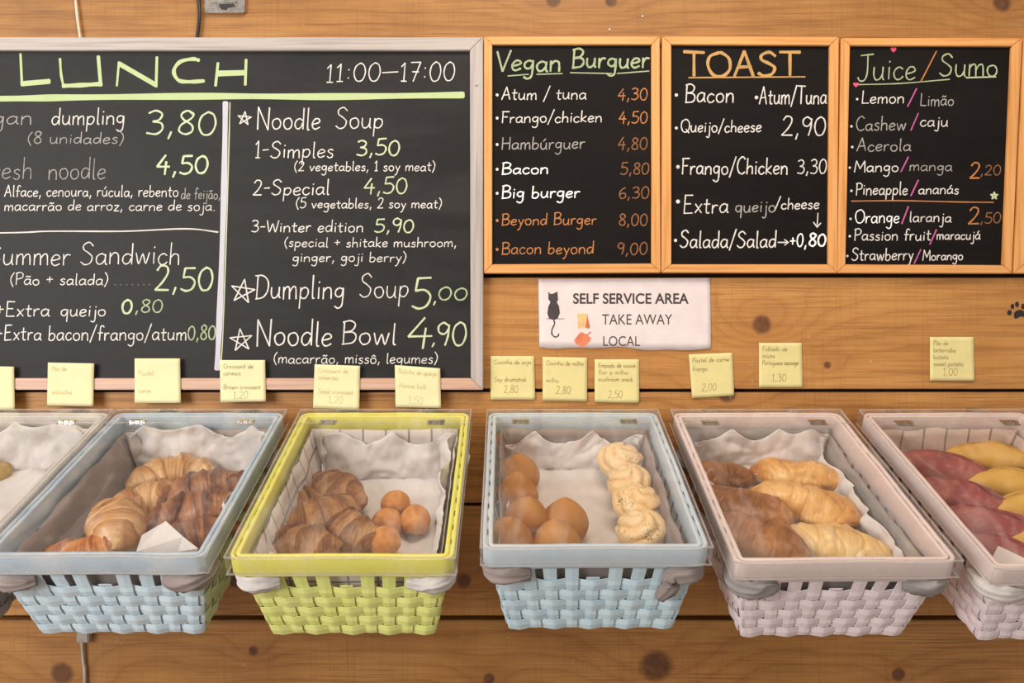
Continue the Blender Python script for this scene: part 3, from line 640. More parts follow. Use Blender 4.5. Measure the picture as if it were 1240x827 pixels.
def band(name, d0, d1, z0, z1, r, mat, parent, wob=.0, soft=.001):
    """ring whose outer face sits d0 inside the BW x BL outline and inner face d1 inside"""
    prof = [(d0+soft*.4, z1), (d0, z1-soft), (d0, (z0+z1)/2), (d0, z0+soft), (d0+soft*.5, z0), (d1-soft*.5, z0), (d1, z0+soft), (d1, z1-soft), (d1-soft*.4, z1)]
    vs = []; fs = []; n = None
    rnd = random.Random(name+str(z0))
    for d, z in prof:
        p = rrect(BW/2-d, d, BL-d, max(.003, r-d)); n = len(p)
        for k, (x, y) in enumerate(p): vs.append((x, y, z))
    m = len(prof)
    for i in range(m):
        j = (i+1) % m
        for k in range(n):
            l = (k+1) % n; fs.append((i*n+k, i*n+l, j*n+l, j*n+k))
    o = mesh(name, vs, fs, mat, parent, True)
    bm = bmesh.new(); bm.from_mesh(o.data); bmesh.ops.subdivide_edges(bm, edges=[e for e in bm.edges if e.calc_length() > .1], cuts=9)
    for v in bm.verts:
        q = noise.noise(Vector((v.co.x*14, v.co.y*14, wob*100+3)))
        v.co.z += wob*q; v.co += Vector((noise.noise(v.co*11)*wob*.4, noise.noise(v.co*11+Vector((5, 5, 5)))*wob*.4, 0))
    bmesh.ops.recalc_face_normals(bm, faces=bm.faces); bm.to_mesh(o.data); bm.free()
    o.data.polygons.foreach_set('use_smooth', [True]*len(o.data.polygons)); return o
NF, NSD = 9, 12
ROWS = 5; RTOP = -.056; RP = (BH-.056)/ROWS
def side_pt(side, frac, n, off):
    """frac 0..1 along a side; sides run anticlockwise seen from above: front, right, back, left"""
    hx, v0, v1 = walls(n)
    if side == 0: return Vector((lerp(-hx, hx, frac), -(v1+off), n))
    if side == 1: return Vector((hx+off, lerp(-v1, -v0, frac), n))
    if side == 2: return Vector((lerp(hx, -hx, frac), -(v0-off), n))
    return Vector((-hx-off, lerp(-v0, -v1, frac), n))
COUNT = (NF, NSD, NF, NSD)
def make_basket(idx, cx, tilt, yaw, cols, label, group, L=BL, hole=True, H=None):
    mrim, mbody, mside = cols
    root = empty('woven_basket', (cx, YB, ZB), (tilt, 0, yaw)); tag(root, label, 'basket', group)
    band('outer_rim_band', 0, .0050, -.027, 0, .015, mrim, root, .0016)
    band('inner_rim_band', .0070, .0125, {1: -.026, 2: -.030, 3: -.030, 4: -.034, 5: -.036, 6: -.034}[idx], -.0006, .015, mrim, root, .0016)
    rnd = random.Random(idx*7+1)
    # stakes
    gi = 0; A = .0024
    for side in range(4):
        for s in range(COUNT[side]):
            fr = (s+.5)/COUNT[side]+rnd.uniform(-.004, .004); half = .0098 if side in (0, 2) else .0105
            tw = half/((BW if side in (0, 2) else BL))
            top = -.0015-rnd.random()*.002
            if side == 0 and s == NF//2 and hole: top = RTOP+.004
            ns = []; z = top
            lst = [top]+([] if top < -.03 else [-.013, -.028, -.042])
            for r_ in range(ROWS):
                lst += [RTOP-RP*(r_+.15), RTOP-RP*(r_+.5), RTOP-RP*(r_+.85)]
            vs = []; fs = []
            for n_ in lst:
                o_ = 0
                if n_ < RTOP:
                    r_ = (RTOP-n_)/RP; ri = int(r_); ph = 1 if (gi+ri) % 2 == 0 else -1
                    o_ = -ph*A*.65*math.sin(math.pi*(r_-ri))
                else: o_ = -.0 if n_ > -.03 else .0008
                nw = 1 if n_ > -.03 else lerp(1, .93, -n_/BH)
                for ff, oo in ((fr-tw*nw, o_+.0004), (fr, o_+.0011), (fr+tw*nw, o_+.0004), (fr+tw*nw, o_-.0008), (fr-tw*nw, o_-.0008)):
                    vs.append(side_pt(side, ff, n_, oo+.0016))
            m = len(lst)
            for i in range(m-1):
                for k in range(5):
                    j = (k+1) % 5; fs.append((i*5+k, (i+1)*5+k, (i+1)*5+j, i*5+j))
            fs.append(tuple(range(5))); fs.append(tuple((m-1)*5+k for k in reversed(range(5))))
            mesh('stake', vs, fs, mside[0] if side == 1 else (mside[1] if side == 3 else mbody), root)
            gi += 1
    # weavers
    for r_ in range(ROWS):
        anchors = []; gi = 0; nc = RTOP-RP*(r_+.5)
        for side in range(4):
            anchors.append((side, -.001, 0, 0))
            for s in range(COUNT[side]):
                fr = (s+.5)/COUNT[side]; dlt = .16/COUNT[side]; ph = 1 if (gi+r_) % 2 == 0 else -1
                anchors.append((side, fr-dlt, ph*A*.95, gi)); anchors.append((side, fr+dlt, ph*A, gi)); gi += 1
        hh = RP*.5*.98
        rails = []
        jz = [rnd.uniform(-.0007, .0007) for _ in anchors]
        for dz, oo in ((hh, .0002), (0, .0012), (-hh, .0002), (-hh, -.0009), (hh, -.0009)):
            pts = []
            for (sd, f, o_, g), j_ in zip(anchors, jz):
                p = side_pt(sd, f, nc+dz+j_, o_+oo+.0016); pts.append(p)
            rails.append(crom(pts, 4, True))
        n = len(rails[0]); vs = []; fs = []; mi = []
        for i in range(n):
            for k in range(5): vs.append(rails[k][i])
        per = [0]
        for i in range(n):
            j = (i+1) % n; si = anchors[(i//4) % len(anchors)][0]
            for k in range(5):
                l = (k+1) % 5; fs.append((i*5+k, j*5+k, j*5+l, i*5+l)); mi.append(1 if si == 1 else (2 if si == 3 else 0))
        o = mesh('weaver', vs, fs, [mbody, mside[0], mside[1]], root, False, mi=mi)
        bm = bmesh.new(); bm.from_mesh(o.data); bmesh.ops.recalc_face_normals(bm, faces=bm.faces); bm.to_mesh(o.data); bm.free()
    hx, v0, v1 = walls(-BH); m = MB(); m.box(-hx+.001, hx-.001, -v1+.001, -v0-.001, -BH-.002, -BH+.002); m.build('base', [mbody], root, bevel=.001)
    m = MB()
    for s in (-1, 1): m.box(s*.07-.012, s*.07+.012, -.001, .030, -.024, -.008)
    m.build('mounting_bracket', [M_HINGE], root, bevel=.001)
    # lid
    lx = BW/2+.0028; t_ = .0018
    lid = empty('lid'); lid.parent = root
    def shell(name, va, vb, front, back):
        mb = MB(); zt = .0025
        mb.box(-lx, lx, -vb, -va, zt, zt+t_, 0)
        for s in (-1, 1): mb.box(min(s*lx, s*(lx-t_)), max(s*lx, s*(lx-t_)), -vb, -va, -.021, zt, 0)
        if front: mb.box(-lx, lx, -vb, -vb+t_, -.021, zt, 0)
        if back: mb.box(-lx, lx, -va-t_, -va, -.021, zt, 0)
        # frosted cut edges
        e = .0006
        if front: mb.box(-lx, lx, -vb-e, -vb+t_+e, -.0222, -.021, 1); mb.box(-lx, lx, -vb-e, -vb+.0012, zt+t_-.0012, zt+t_+e, 1)
        for s in (-1, 1):
            xa = s*lx; mb.box(min(xa+s*e, xa-s*t_), max(xa+s*e, xa-s*t_), -vb, -va, -.0222, -.021, 1)
            mb.box(min(xa+s*e, xa-s*.0012), max(xa+s*e, xa-s*.0012), -vb, -va, zt+t_-.0012, zt+t_+e, 1)
        if back: mb.box(-lx, lx, -va-.0012, -va+e, zt+t_-.0012, zt+t_+e, 1)
        else: mb.box(-lx, lx, -va-.0012, -va, zt+t_-.001, zt+t_+e, 1)
        return mb.build(name, [M_LID, M_EDGE], None)
    a = shell('clear_cover', .0435, BL+.0030, True, False); a.parent = lid
    b = shell('clear_back_strip', -.0030, .0425, False, True); b.parent = lid
    for s in (-1, 1):
        mb = MB(); x = s*.088
        mb.box(x-.014, x+.014, -.052, -.044, .0044, .0052); mb.box(x-.014, x+.014, -.042, -.034, .0044, .0052)
        for k in range(3): mb.box(x-.013+k*.009, x-.013+k*.009+.008, -.0452, -.0408, .0044, .0078)
        for k in (-1, 1): mb.box(x+k*.009-.0015, x+k*.009+.0015, -.050, -.047, .0052, .0062)
        h_ = mb.build('hinge', [M_HINGE], None, bevel=.0004); h_.parent = lid
    bpy.context.view_layer.update()
    return root
def proj_local(root, px, py, n):
    """local x,y where the photo ray through px,py meets the plane z=n of the basket"""
    Mi = root.matrix_world.inverted(); o = Mi @ Vector((0, -D, CZ)); p = Mi @ P(px, py, 0); d = p-o
    t = (n-o.z)/d.z; q = o+d*t; return q.x, q.y
def shell_sheet(name, root, floor, inset, top_fn, mat, seed, crumple, ns=44, uv=True, back_ramp=0, amp_wall=1.0, th=.0004, cat=None, facet=False):
    """a sheet pressed into the basket: floor and four walls, crumpled"""
    vs = []; uvs = []; fs = []
    off = Vector((seed*3.1, seed*1.7, seed))
    hx, v0, v1 = walls(floor); hx -= inset; v0 += inset; v1 -= inset; cy = -(v0+v1)/2; hy = (v1-v0)/2
    fl = .62
    def prof(s, h):
        a = abs(s)
        if a < fl: return s/fl*h, 0.0
        return math.copysign(h, s), (a-fl)/(1-fl)
    for j in range(ns+1):
        for i in range(ns+1):
            s = -1+2*i/ns; t = -1+2*j/ns
            x, a = prof(s, hx); y, b = prof(t, hy)
            y += cy; up = max(a, b); ang = math.atan2(t, s)
            tp = top_fn(x, y, s, t); z = lerp(floor, tp, up)
            k = (z-floor)/BH
            if a > 0: x += math.copysign(TPX*k, s)*1.0
            if b > 0: y += math.copysign(TPY*k, t)*1.0
            bk = sstep(-.11, -.02, y); z += back_ramp*bk*(1-up)
            p = Vector((x, y, z))
            def nz(q, f): return noise.noise(q*f+off)
            wq = Vector((x*1.0, y*1.0, z))
            am = crumple*(.5+.5*amp_wall*(up > 0))
            if facet:
                v1_ = noise.voronoi(wq*15+off)[0]; v2_ = noise.voronoi(wq*34+off*2)[0]; d = ((v1_[1]-v1_[0])*1.0+(v2_[1]-v2_[0])*.35-.1+nz(wq, 7)*.5)*am*1.35
            else: d = (nz(wq, 12)+.5*nz(wq, 30))*am
            if a > 0 and a >= b: p.x -= math.copysign(abs(d)+.0006, s); p.z += d*.3
            elif b > 0: p.y -= math.copysign(abs(d)+.0006, t); p.z += d*.3
            else: p.z += abs(d)*.8
            if a > 0 and b > 0:      # soften corners
                cr = .012*min(a, b); p.x -= math.copysign(cr, s); p.y -= math.copysign(cr, t)
            vs.append(p); uvs.append((s*hx/fl, t*hy/fl))
    for j in range(ns):
        for i in range(ns):
            a = j*(ns+1)+i; fs.append((a, a+1, a+ns+2, a+ns+1))
    o = mesh(name, vs, fs, mat, None, not facet, uvs=uvs)
    if facet: o.data.polygons.foreach_set('use_smooth', [True]*len(o.data.polygons))
    md = o.modifiers.new('thickness', 'SOLIDIFY'); md.thickness = th; md.offset = 1
    o.matrix_world = root.matrix_world.copy(); return o
def roll(name, pts, r, mat, parent, seed, folds=5, seg=40, n=36):
    """gathered cloth: a thick folded roll along a path"""
    path = crom(pts, max(2, n//(len(pts)-1))); vs = []; fs = []; off = Vector((seed*2.3, seed, 1))
    m = len(path)
    for i, p in enumerate(path):
        t = i/(m-1); tg = (path[min(i+1, m-1)]-path[max(i-1, 0)]).normalized(); a = tg.cross(Vector((0, 0, 1)))
        a = a.normalized() if a.length > .1 else Vector((1, 0, 0)); b = tg.cross(a)
        env = max(.25, math.sin(math.pi*(.1+.8*t))**.5)
        for k in range(seg):
            an = 2*math.pi*k/seg
            w1 = noise.noise(Vector((math.cos(an)*1.3, math.sin(an)*1.3, t*2))+off)
            f = 1-.34*abs(math.sin(an*2.5+seed+2.5*t+2.2*w1))**.7+.30*w1+.10*noise.noise(Vector((math.cos(an)*5, math.sin(an)*5, t*9))+off)+.12
            rr = r*env*f; vs.append(p+a*math.cos(an)*rr*.62+b*math.sin(an)*rr*1.05)
    for i in range(m-1):
        for k in range(seg):
            j = (k+1) % seg; fs.append((i*seg+k, i*seg+j, (i+1)*seg+j, (i+1)*seg+k))
    fs.append(tuple(range(seg))); fs.append(tuple((m-1)*seg+k for k in reversed(range(seg))))
    o = mesh(name, vs, fs, mat, parent, True)
    bm = bmesh.new(); bm.from_mesh(o.data); bmesh.ops.recalc_face_normals(bm, faces=bm.faces); bm.to_mesh(o.data); bm.free(); return o
R = math.radians
M_BLUE = paint('pale_blue_paint', S(206, 221, 228), S(194, 213, 223)); M_BLUER = paint('sky_blue_rim_paint', S(172, 192, 210), S(200, 210, 216))
M_GRN = paint('pale_green_side_paint', S(204, 212, 182), S(186, 200, 170)); M_YEL = paint('lime_yellow_paint', S(230, 232, 146), S(222, 226, 130), (150, 140, 60))
M_YELR = paint('bright_yellow_rim_paint', S(230, 226, 98), S(238, 232, 118), (170, 160, 60)); M_BLUE4 = paint('light_turquoise_paint', S(204, 224, 231), S(194, 216, 225))
M_BLUE4R = paint('chalky_blue_rim_paint', S(204, 216, 224), S(194, 210, 220)); M_PINK = paint('pale_pink_paint', S(240, 226, 227), S(234, 219, 221)); M_PINKR = paint('pale_pink_rim_paint', S(234, 218, 214), S(228, 210, 206))
M_CRM = paint('cream_white_paint', S(222, 214, 206), S(208, 202, 196)); M_GRYB = paint('grey_blue_side_paint', S(168, 168, 168), S(150, 152, 154))
M_CLG = cloth('taupe_grey_cloth', S(158, 144, 138)); M_CLP = cloth('white_checked_cloth', S(226, 214, 206), (S(120, 112, 108), (0, 1))); M_CLW = cloth('striped_white_cloth', S(216, 192, 178), (S(104, 94, 88), (0,)))
M_CLT = cloth('white_knotted_cloth', S(222, 214, 208)); M_CLD = cloth('grey_cloth', S(158, 152, 148))
GB = 'woven baskets in a row on the pine wall'
B = {}
B[1] = make_basket(1, -.812, R(22.5), 0, (M_CRM, M_CRM, (M_GRYB, M_GRYB)), 'cream basket with clear lid cut off by the left edge', GB)
B[2] = make_basket(2, -.521, R(22.2), 0, (M_BLUER, M_BLUE, (M_GRN, M_BLUE)), 'light blue basket with greenish side, full of croissants, left of the lime one', GB)
B[3] = make_basket(3, -.2115, R(22.6), R(-.2), (M_YELR, M_YEL, (M_YEL, M_YEL)), 'lime yellow basket, the only yellow one', GB)
B[4] = make_basket(4, .1015, R(20.4), R(.4), (M_BLUE4R, M_BLUE4, (M_BLUE4, M_BLUE4)), 'light blue basket with brown drop-shaped snacks and pale herb buns', GB)
B[5] = make_basket(5, .409, R(23.4), R(1.3), (M_PINKR, M_PINK, (M_PINK, M_PINK)), 'pale pink basket holding golden turnovers', GB)
B[6] = make_basket(6, .723, R(24.6), R(2.5), (M_PINKR, M_PINK, (M_PINK, M_PINK)), 'pale pink basket of red and yellow breads at the right edge', GB)
# liners
def tie(root, cloth_root, s, mat, seed, front=True, long=False, r=.013):
    lx = BW/2-.010
    if front: pts = [(s*(lx+.004), -(BL-.050), -.044), (s*(lx+.004), -(BL-.018), -.042), (s*(lx-.012), -(BL-.003), -.041), (s*(lx-.032), -(BL-.003), -.041), (s*(lx-.050), -(BL-.008), -.042)]
    else: pts = [(s*(lx+.000), -.10, -.046), (s*(lx+.006), -.07, -.050), (s*(lx), -.04, -.046)]
    if long: pts[-1] = (s*(lx-.036), -(BL-.002), -.058); pts.append((s*(lx-.048), -(BL-.006), -.078))
    roll('gathered_corner', pts, r, mat, cloth_root, seed)
LIN = {1: (M_CLG, 'grey-brown cloth liner in the cream basket at left'), 2: (M_CLG, 'taupe cloth liner in the light blue croissant basket, bunched out at its corners'),
       3: (M_CLP, 'white checked cloth liner in the lime yellow basket, knotted at both front corners'), 4: (M_CLG, 'taupe cloth liner in the blue snack basket, twisted at its front right corner'),
       5: (M_CLD, 'grey cloth liner in the pink basket of golden turnovers'), 6: (M_CLW, 'striped white cloth liner in the pink basket of red and yellow breads')}
FLOOR = {1: -.10, 2: -.105, 3: -.115, 4: -.105, 5: -.10, 6: -.10}
CL = {}
for i in range(1, 7):
    m, lab = LIN[i]; root = B[i]
    sh = shell_sheet('cloth_liner', root, FLOOR[i]-.014, .0065, lambda x, y, s, t, i=i: ({4: -.027, 5: -.030, 6: -.027}.get(i, -.021) if s > abs(t) else -.021)+.005*noise.noise(Vector((x*25, y*25, i))), m, i, .006, 40, th=.0008)
    tag(sh, lab, 'cloth liner', 'cloth liners in the baskets'); CL[i] = sh
    seeds = i*5
    m = {3: M_CLT, 6: M_CLT}.get(i, m)
    for s in (-1, 1):
        if i == 4 and s == 1: tie(root, sh, s, m, seeds+s, long=True)
        elif i == 5: tie(root, sh, s, m, seeds+s, r=.0145)
        else: tie(root, sh, s, m, seeds+s)
        tie(root, sh, s, m, seeds+s+2, front=False, r=.011)
# parchment
def ptop(i):
    def f(x, y, s, t):
        nn = noise.noise(Vector((x*9+i*4, y*9, 2))); n2 = abs(noise.noise(Vector((x*13+i, y*13, 7))))*1.6
        if t > abs(s)*.9: return {1: -.004, 2: -.010, 3: -.020, 4: -.020, 5: -.016, 6: -.060}[i]-.030*n2   # back
        if s < 0 and abs(s) >= abs(t): return {1: -.03, 2: -.085, 3: -.072, 4: -.060, 5: -.05, 6: -.08}[i]+.02*nn
        if s > 0 and abs(s) >= abs(t): return {1: -.03, 2: -.03, 3: -.024, 4: -.060, 5: -.046, 6: -.08}[i]+.02*nn
        return -.060+.02*nn
    return f
PL = {1: 'white parchment sheet lining the cream basket', 2: 'crumpled parchment under the croissants of the light blue basket', 3: 'crumpled parchment spread in the lime yellow basket',
      4: 'flat parchment with raised corners between brown snacks and herb buns', 5: 'grease-spotted parchment under the golden turnovers', 6: 'parchment under the red and yellow breads'}
PA = {}
for i in range(1, 7):
    sh = shell_sheet('parchment_sheet', B[i], FLOOR[i], .012, ptop(i), M_PARCH, i+20, .019, 84, back_ramp={4: .020, 5: .022, 6: .028}.get(i, .012), facet=True)
    tag(sh, PL[i], 'parchment', 'parchment sheets in the baskets'); PA[i] = sh
def flap(i, pts, lift, name='folded_corner'):
    """a stiff folded paper corner, local points from photo pixels with heights"""
    vs = []
    for px, py, n in pts:
        x, y = proj_local(B[i], px, py, n); vs.append(Vector((x, y, n)))
    k = len(vs); c = sum(vs, Vector())/k; fs = [(0, j, j+1) for j in range(1, k-1)]
    o = mesh(name, vs, fs, M_PARCH, PA[i]); md = o.modifiers.new('thickness', 'SOLIDIFY'); md.thickness = .0005; return o
flap(2, [(165, 668, -.05), (172, 648, -.035), (201, 631, -.025), (222, 650, -.03), (229, 670, -.05), (200, 680, -.07)], 0)
flap(2, [(216, 668, -.04), (222, 650, -.028), (240, 664, -.03), (238, 676, -.05)], 0)
flap(3, [(298, 655, -.04), (306, 652, -.03), (324, 650, -.03), (337, 672, -.05), (300, 676, -.05)], 0)
flap(6, [(1196, 686, -.05), (1209, 661, -.03), (1262, 686, -.02), (1262, 704, -.05), (1200, 700, -.06)], 0)

# ---------------------------------------------------------------- pastries
def loft(name, mat, rings, segs, spine, rad, disp, bakef, parent=None, flat=1.0):
    """spine(t)->(pos,tangent); rad(t,a)->radius multiplier pair; closed ends"""
    vs = []; fs = []; uvs = []; bk = []
    for i in range(rings+1):
        t = -1+2*i/rings; p, tg = spine(t); sd = Vector((-tg.y, tg.x, 0)).normalized(); up = tg.cross(sd)*-1
        up = Vector((0, 0, 1)) if up.z == 0 else up*math.copysign(1, up.z)
        for k in range(segs):
            a = 2*math.pi*k/segs; rx, rz = rad(t, a)
            q = p+sd*math.cos(a)*rx+up*math.sin(a)*rz
            d = disp(t, a, q) if disp else 0
            q += (sd*math.cos(a)+up*math.sin(a))*d
            vs.append(q); uvs.append((t, k/segs)); bk.append(bakef(t, a, q) if bakef else .5)
    for i in range(rings):
        for k in range(segs):
            j = (k+1) % segs; fs.append((i*segs+k, i*segs+j, (i+1)*segs+j, (i+1)*segs+k))
    fs.append(tuple(range(segs))); fs.append(tuple(rings*segs+k for k in reversed(range(segs))))
    o = mesh(name, vs, fs, mat, parent, True, uvs=uvs, bake=bk)
    bm = bmesh.new(); bm.from_mesh(o.data); bmesh.ops.recalc_face_normals(bm, faces=bm.faces); bm.to_mesh(o.data); bm.free(); return o
def arc(L, bend):
    def f(t):
        if abs(bend) < 1e-3: return Vector((t*L/2, 0, 0)), Vector((1, 0, 0))
        rho = L/(2*bend); a = t*bend; return Vector((rho*math.sin(a), rho*(1-math.cos(a)), 0)), Vector((math.cos(a), math.sin(a), 0))
    return f
def croissant(L, Rr, bend, mat, seed, nseg=2.3, flat=.82):
    off = Vector((seed*1.3, seed*.7, seed*2.1))
    def phase(t, a): return abs(t)**.85*nseg+.45+.42*math.sin(a+seed)*math.copysign(1, t)*min(1, abs(t)*4)+.30*noise.noise(Vector((t*2.2, math.cos(a)*.9, math.sin(a)*.9))+off)
    def rad(t, a):
        env = max(0.0, 1-abs(t)**2.1)**.62*.86+.14*(1-abs(t))
        ph = phase(t, a); i = math.floor(ph); fr = ph-i
        stepped = 1+.20*(1-sstep(0, .95, fr))*(1 if fr > .10 else sstep(0, .10, fr))-.08
        if abs(t) > .97: stepped = 1
        r = Rr*max(env, .05)*stepped; return r, r*flat
    def disp(t, a, q): return noise.noise(q*38+off)*.0048+noise.noise(Vector((t*16, math.sin(a+t*3)*1.2, math.cos(a)*1.2))+off)*.0016+noise.noise(q*130+off)*.0007
    def bk(t, a, q):
        ph = phase(t, a); fr = ph-math.floor(ph); return .35+.5*sstep(.05, .9, fr)-.25*max(0, math.sin(a))*(1 if abs(t) < .35 else .4)+.15*noise.noise(q*30+off)
    return loft('croissant', mat, 110, 44, arc(L, bend), rad, disp, bk)
def coxinha(r, mat, seed):
    off = Vector((seed, seed*2, 3)); vs = []; fs = []; bk = []; n, sg = 34, 40
    for i in range(n+1):
        u = i/n; th = math.pi*u; z = -math.cos(th)*r*.95; rr = math.sin(th)*r
        if u > .5: k = (u-.5)*2; z += r*.24*k**2.8; rr = r*(math.sin(th)*(1-.16*k)+.0)
        for k in range(sg):
            a = 2*math.pi*k/sg; q = Vector((rr*math.cos(a), rr*math.sin(a), max(z, -r*.82)))
            q *= 1+.035*noise.noise(q*40+off)+.01*noise.noise(q*200+off); vs.append(q); bk.append(.5+.35*noise.noise(q*25+off)+.1*(z/r))
    for i in range(n):
        for k in range(sg):
            j = (k+1) % sg; fs.append((i*sg+k, i*sg+j, (i+1)*sg+j, (i+1)*sg+k))
    o = mesh('drop_croquette', vs, fs, mat, None, True, bake=bk); bm = bmesh.new(); bm.from_mesh(o.data); bmesh.ops.remove_doubles(bm, verts=bm.verts, dist=1e-5); bmesh.ops.recalc_face_normals(bm, faces=bm.faces); bm.to_mesh(o.data); bm.free(); return o
def ball(rx, ry, rz, mat, seed, name='cheese_ball', swirl=0):
    off = Vector((seed*2, seed, 5)); vs = []; fs = []; bk = []; n, sg = 44, 60
    for i in range(n+1):
        th = math.pi*i/n
        for k in range(sg):
            a = 2*math.pi*k/sg; d = Vector((math.sin(th)*math.cos(a), math.sin(th)*math.sin(a), math.cos(th)))
            f = 1+.05*noise.noise(d*2+off)+.015*noise.noise(d*9+off); b = .5+.35*noise.noise(d*2.5+off)
            if swirl:
                ph = a*2.0+th*3.4*(1 if swirl > 0 else -1)+seed+.8*noise.noise(d*2+off)
                s_ = abs(math.sin(ph)); g = s_**.55; up = max(0, math.cos(th)+.35)
                f *= 1+.17*(g-.75)*min(1, up*1.6)*min(1, math.sin(th)*2.5); b = .25+.65*g+.15*noise.noise(d*5+off)
            q = Vector((d.x*rx, d.y*ry, d.z*rz))*f; q.z = max(q.z, -rz*.8)
            vs.append(q); bk.append(b)
    for i in range(n):
        for k in range(sg):
            j = (k+1) % sg; fs.append((i*sg+k, i*sg+j, (i+1)*sg+j, (i+1)*sg+k))
    o = mesh(name, vs, fs, mat, None, True, bake=bk); bm = bmesh.new(); bm.from_mesh(o.data); bmesh.ops.remove_doubles(bm, verts=bm.verts, dist=1e-5); bmesh.ops.recalc_face_normals(bm, faces=bm.faces); bm.to_mesh(o.data); bm.free(); return o
def turnover(L, Wd, H, bend, mat, seed, fold=True):
    off = Vector((seed, seed*3, 1))
    def rad(t, a):
        env = max(0, 1-abs(t)**2.3)**.55; env = max(env, .06)
        rx = Wd/2*env; rz = H/2*env**.9
        if fold: # a crimped flange on one long side
            e = max(0, math.cos(a))**6; rx *= 1+.16*e*(1+.5*math.sin(t*34)); 
        return rx, rz*(.75 if math.sin(a) < 0 else 1)
    def disp(t, a, q):
        r1 = abs(noise.noise(Vector((t*3.0, a*.8, 0))+off)); c = -max(0, .10-r1)*.028
        return noise.noise(q*20+off)*.0100+noise.noise(q*60+off)*.0028+c*1.2
    def bk(t, a, q): return .5+.5*noise.noise(q*22+off)-.3*abs(t)**4-.25*max(0, math.cos(a))**6
    return loft('turnover', mat, 100, 48, arc(L, bend), rad, disp, bk)
def bread(L, Rr, bend, mat, seed):
    off = Vector((seed*2, seed*1.1, 4))
    def rad(t, a):
        env = max(0, 1-abs(t)**2.0)**.8*.93+.07; r = Rr*env; g = 0
        da = math.atan2(math.sin(a-1.25-.5*t), math.cos(a-1.25-.5*t)); g = .13*math.exp(-(da/.16)**2)-.04*math.exp(-((abs(da)-.35)/.22)**2)
        return r*(1-g), r*.9*(1-g)
    def disp(t, a, q): return noise.noise(q*26+off)*.0035+noise.noise(q*90+off)*.0009
    def bk(t, a, q):
        da = math.atan2(math.sin(a-1.25-.5*t), math.cos(a-1.25-.5*t)); return .55+.35*noise.noise(q*20+off)-.45*math.exp(-(da/.14)**2)
    return loft('bread_roll', mat, 80, 40, arc(L, bend), rad, disp, bk)
M_CG = food('golden_croissant_crust', S(140, 84, 44), S(198, 146, 92), S(230, 194, 142), 60, .35, stripe=(22, 3, 1), bump=.35)
M_CD = food('dark_glazed_croissant_crust', S(74, 40, 26), S(128, 78, 50), S(180, 126, 84), 80, .35, stripe=(14, 3, 1), bump=.6)
M_CW = food('wholegrain_croissant_crust', S(92, 58, 34), S(148, 98, 58), S(194, 148, 98), 160, .5, stripe=(26, 3, 1), bump=.7)
M_CS = food('spiral_pastry_crust', S(120, 58, 22), S(190, 116, 56), S(226, 166, 100), 60, .28, stripe=(26, 3, 1))
M_FR = food('fried_crumb_crust', S(156, 100, 46), S(182, 124, 62), S(200, 144, 80), 40, .75, bump=.25, spec=.2)
M_BALL = food('orange_fried_crust', S(160, 96, 42), S(198, 130, 64), S(220, 156, 88), 120, .6, bump=.5)
M_BUN = food('pale_herb_bun_crust', S(184, 124, 70), S(228, 188, 130), S(240, 210, 158), 40, .4, flecks=420, bump=.25)
M_T1 = food('golden_turnover_crust', S(176, 108, 46), S(220, 164, 90), S(240, 200, 134), 50, .3, stripe=(14, 5, 1), bump=.4)
M_T2 = food('lid_darkened_turnover_crust', S(92, 54, 26), S(148, 92, 44), S(184, 126, 70), 50, .4, stripe=(14, 5, 1), bump=.5)  # crust colour darkened to paint in the lid lip's brownish reflection
M_T3 = food('pale_turnover_crust', S(192, 140, 76), S(228, 188, 122), S(244, 216, 160), 50, .35, stripe=(14, 5, 1), bump=.4)
M_BR = food('beetroot_bread_crust', S(96, 36, 38), S(148, 62, 62), S(176, 92, 86), 45, .6, flour=1.6, bump=.35)
M_BY = food('turmeric_bread_crust', S(154, 104, 34), S(206, 158, 62), S(226, 184, 92), 45, .6, flour=.9, bump=.35)
M_NB = food('seeded_snack_crust', S(110, 84, 34), S(166, 134, 68), S(196, 168, 104), 60, .6)
def put(o, i, px, py, n, yaw, label, cat, group, roll_=0, pitch=0):
    x, y = proj_local(B[i], px, py, n)
    o.matrix_world = B[i].matrix_world @ Matrix.Translation((x, y, n)) @ Euler((R(roll_), R(pitch), R(yaw))).to_matrix().to_4x4()
    tag(o, label, cat, group); return o
g = 'croissants in the light blue basket'
put(croissant(.145, .036, .75, M_CG, 1), 2, 207, 574, -.075, 200, 'golden croissant at the back, on the raised parchment', 'croissant', g, 8)
put(croissant(.150, .037, .7, M_CG, 2), 2, 186, 608, -.072, 195, 'golden croissant in the middle of the light blue basket', 'croissant', g)
put(croissant(.118, .038, .45, M_CG, 3), 2, 141, 636, -.042, 118, 'plump golden croissant with its blunt end to the front rim', 'croissant', g)
put(croissant(.150, .032, .55, M_CD, 4), 2, 250, 590, -.056, 205, 'dark brown croissant against the right rim, upper one', 'croissant', g)
put(croissant(.155, .034, .5, M_CD, 5), 2, 236, 618, -.050, 205, 'dark brown glazed croissant in front of the other dark ones', 'croissant', g)
put(croissant(.13, .030, .4, M_CD, 15), 2, 240, 648, -.062, 200, 'reddish brown croissant half hidden behind folded parchment', 'croissant', g)
put(croissant(.12, .025, .7, M_CS, 6), 2, 104, 670, -.050, 15, 'shiny brown pastry low behind the front rim', 'pastry', g)
g = 'wholegrain croissants in the lime yellow basket'
put(croissant(.125, .037, .45, M_CW, 7), 3, 407, 596, -.085, -42, 'wholegrain croissant at the back of the lime basket', 'croissant', g)
put(croissant(.11, .034, .3, M_CW, 8), 3, 362, 613, -.085, 10, 'wholegrain croissant half hidden against the left side', 'croissant', g)
put(croissant(.12, .040, .6, M_CW, 9), 3, 392, 628, -.070, 30, 'arched wholegrain croissant lying over its neighbours', 'croissant', g)
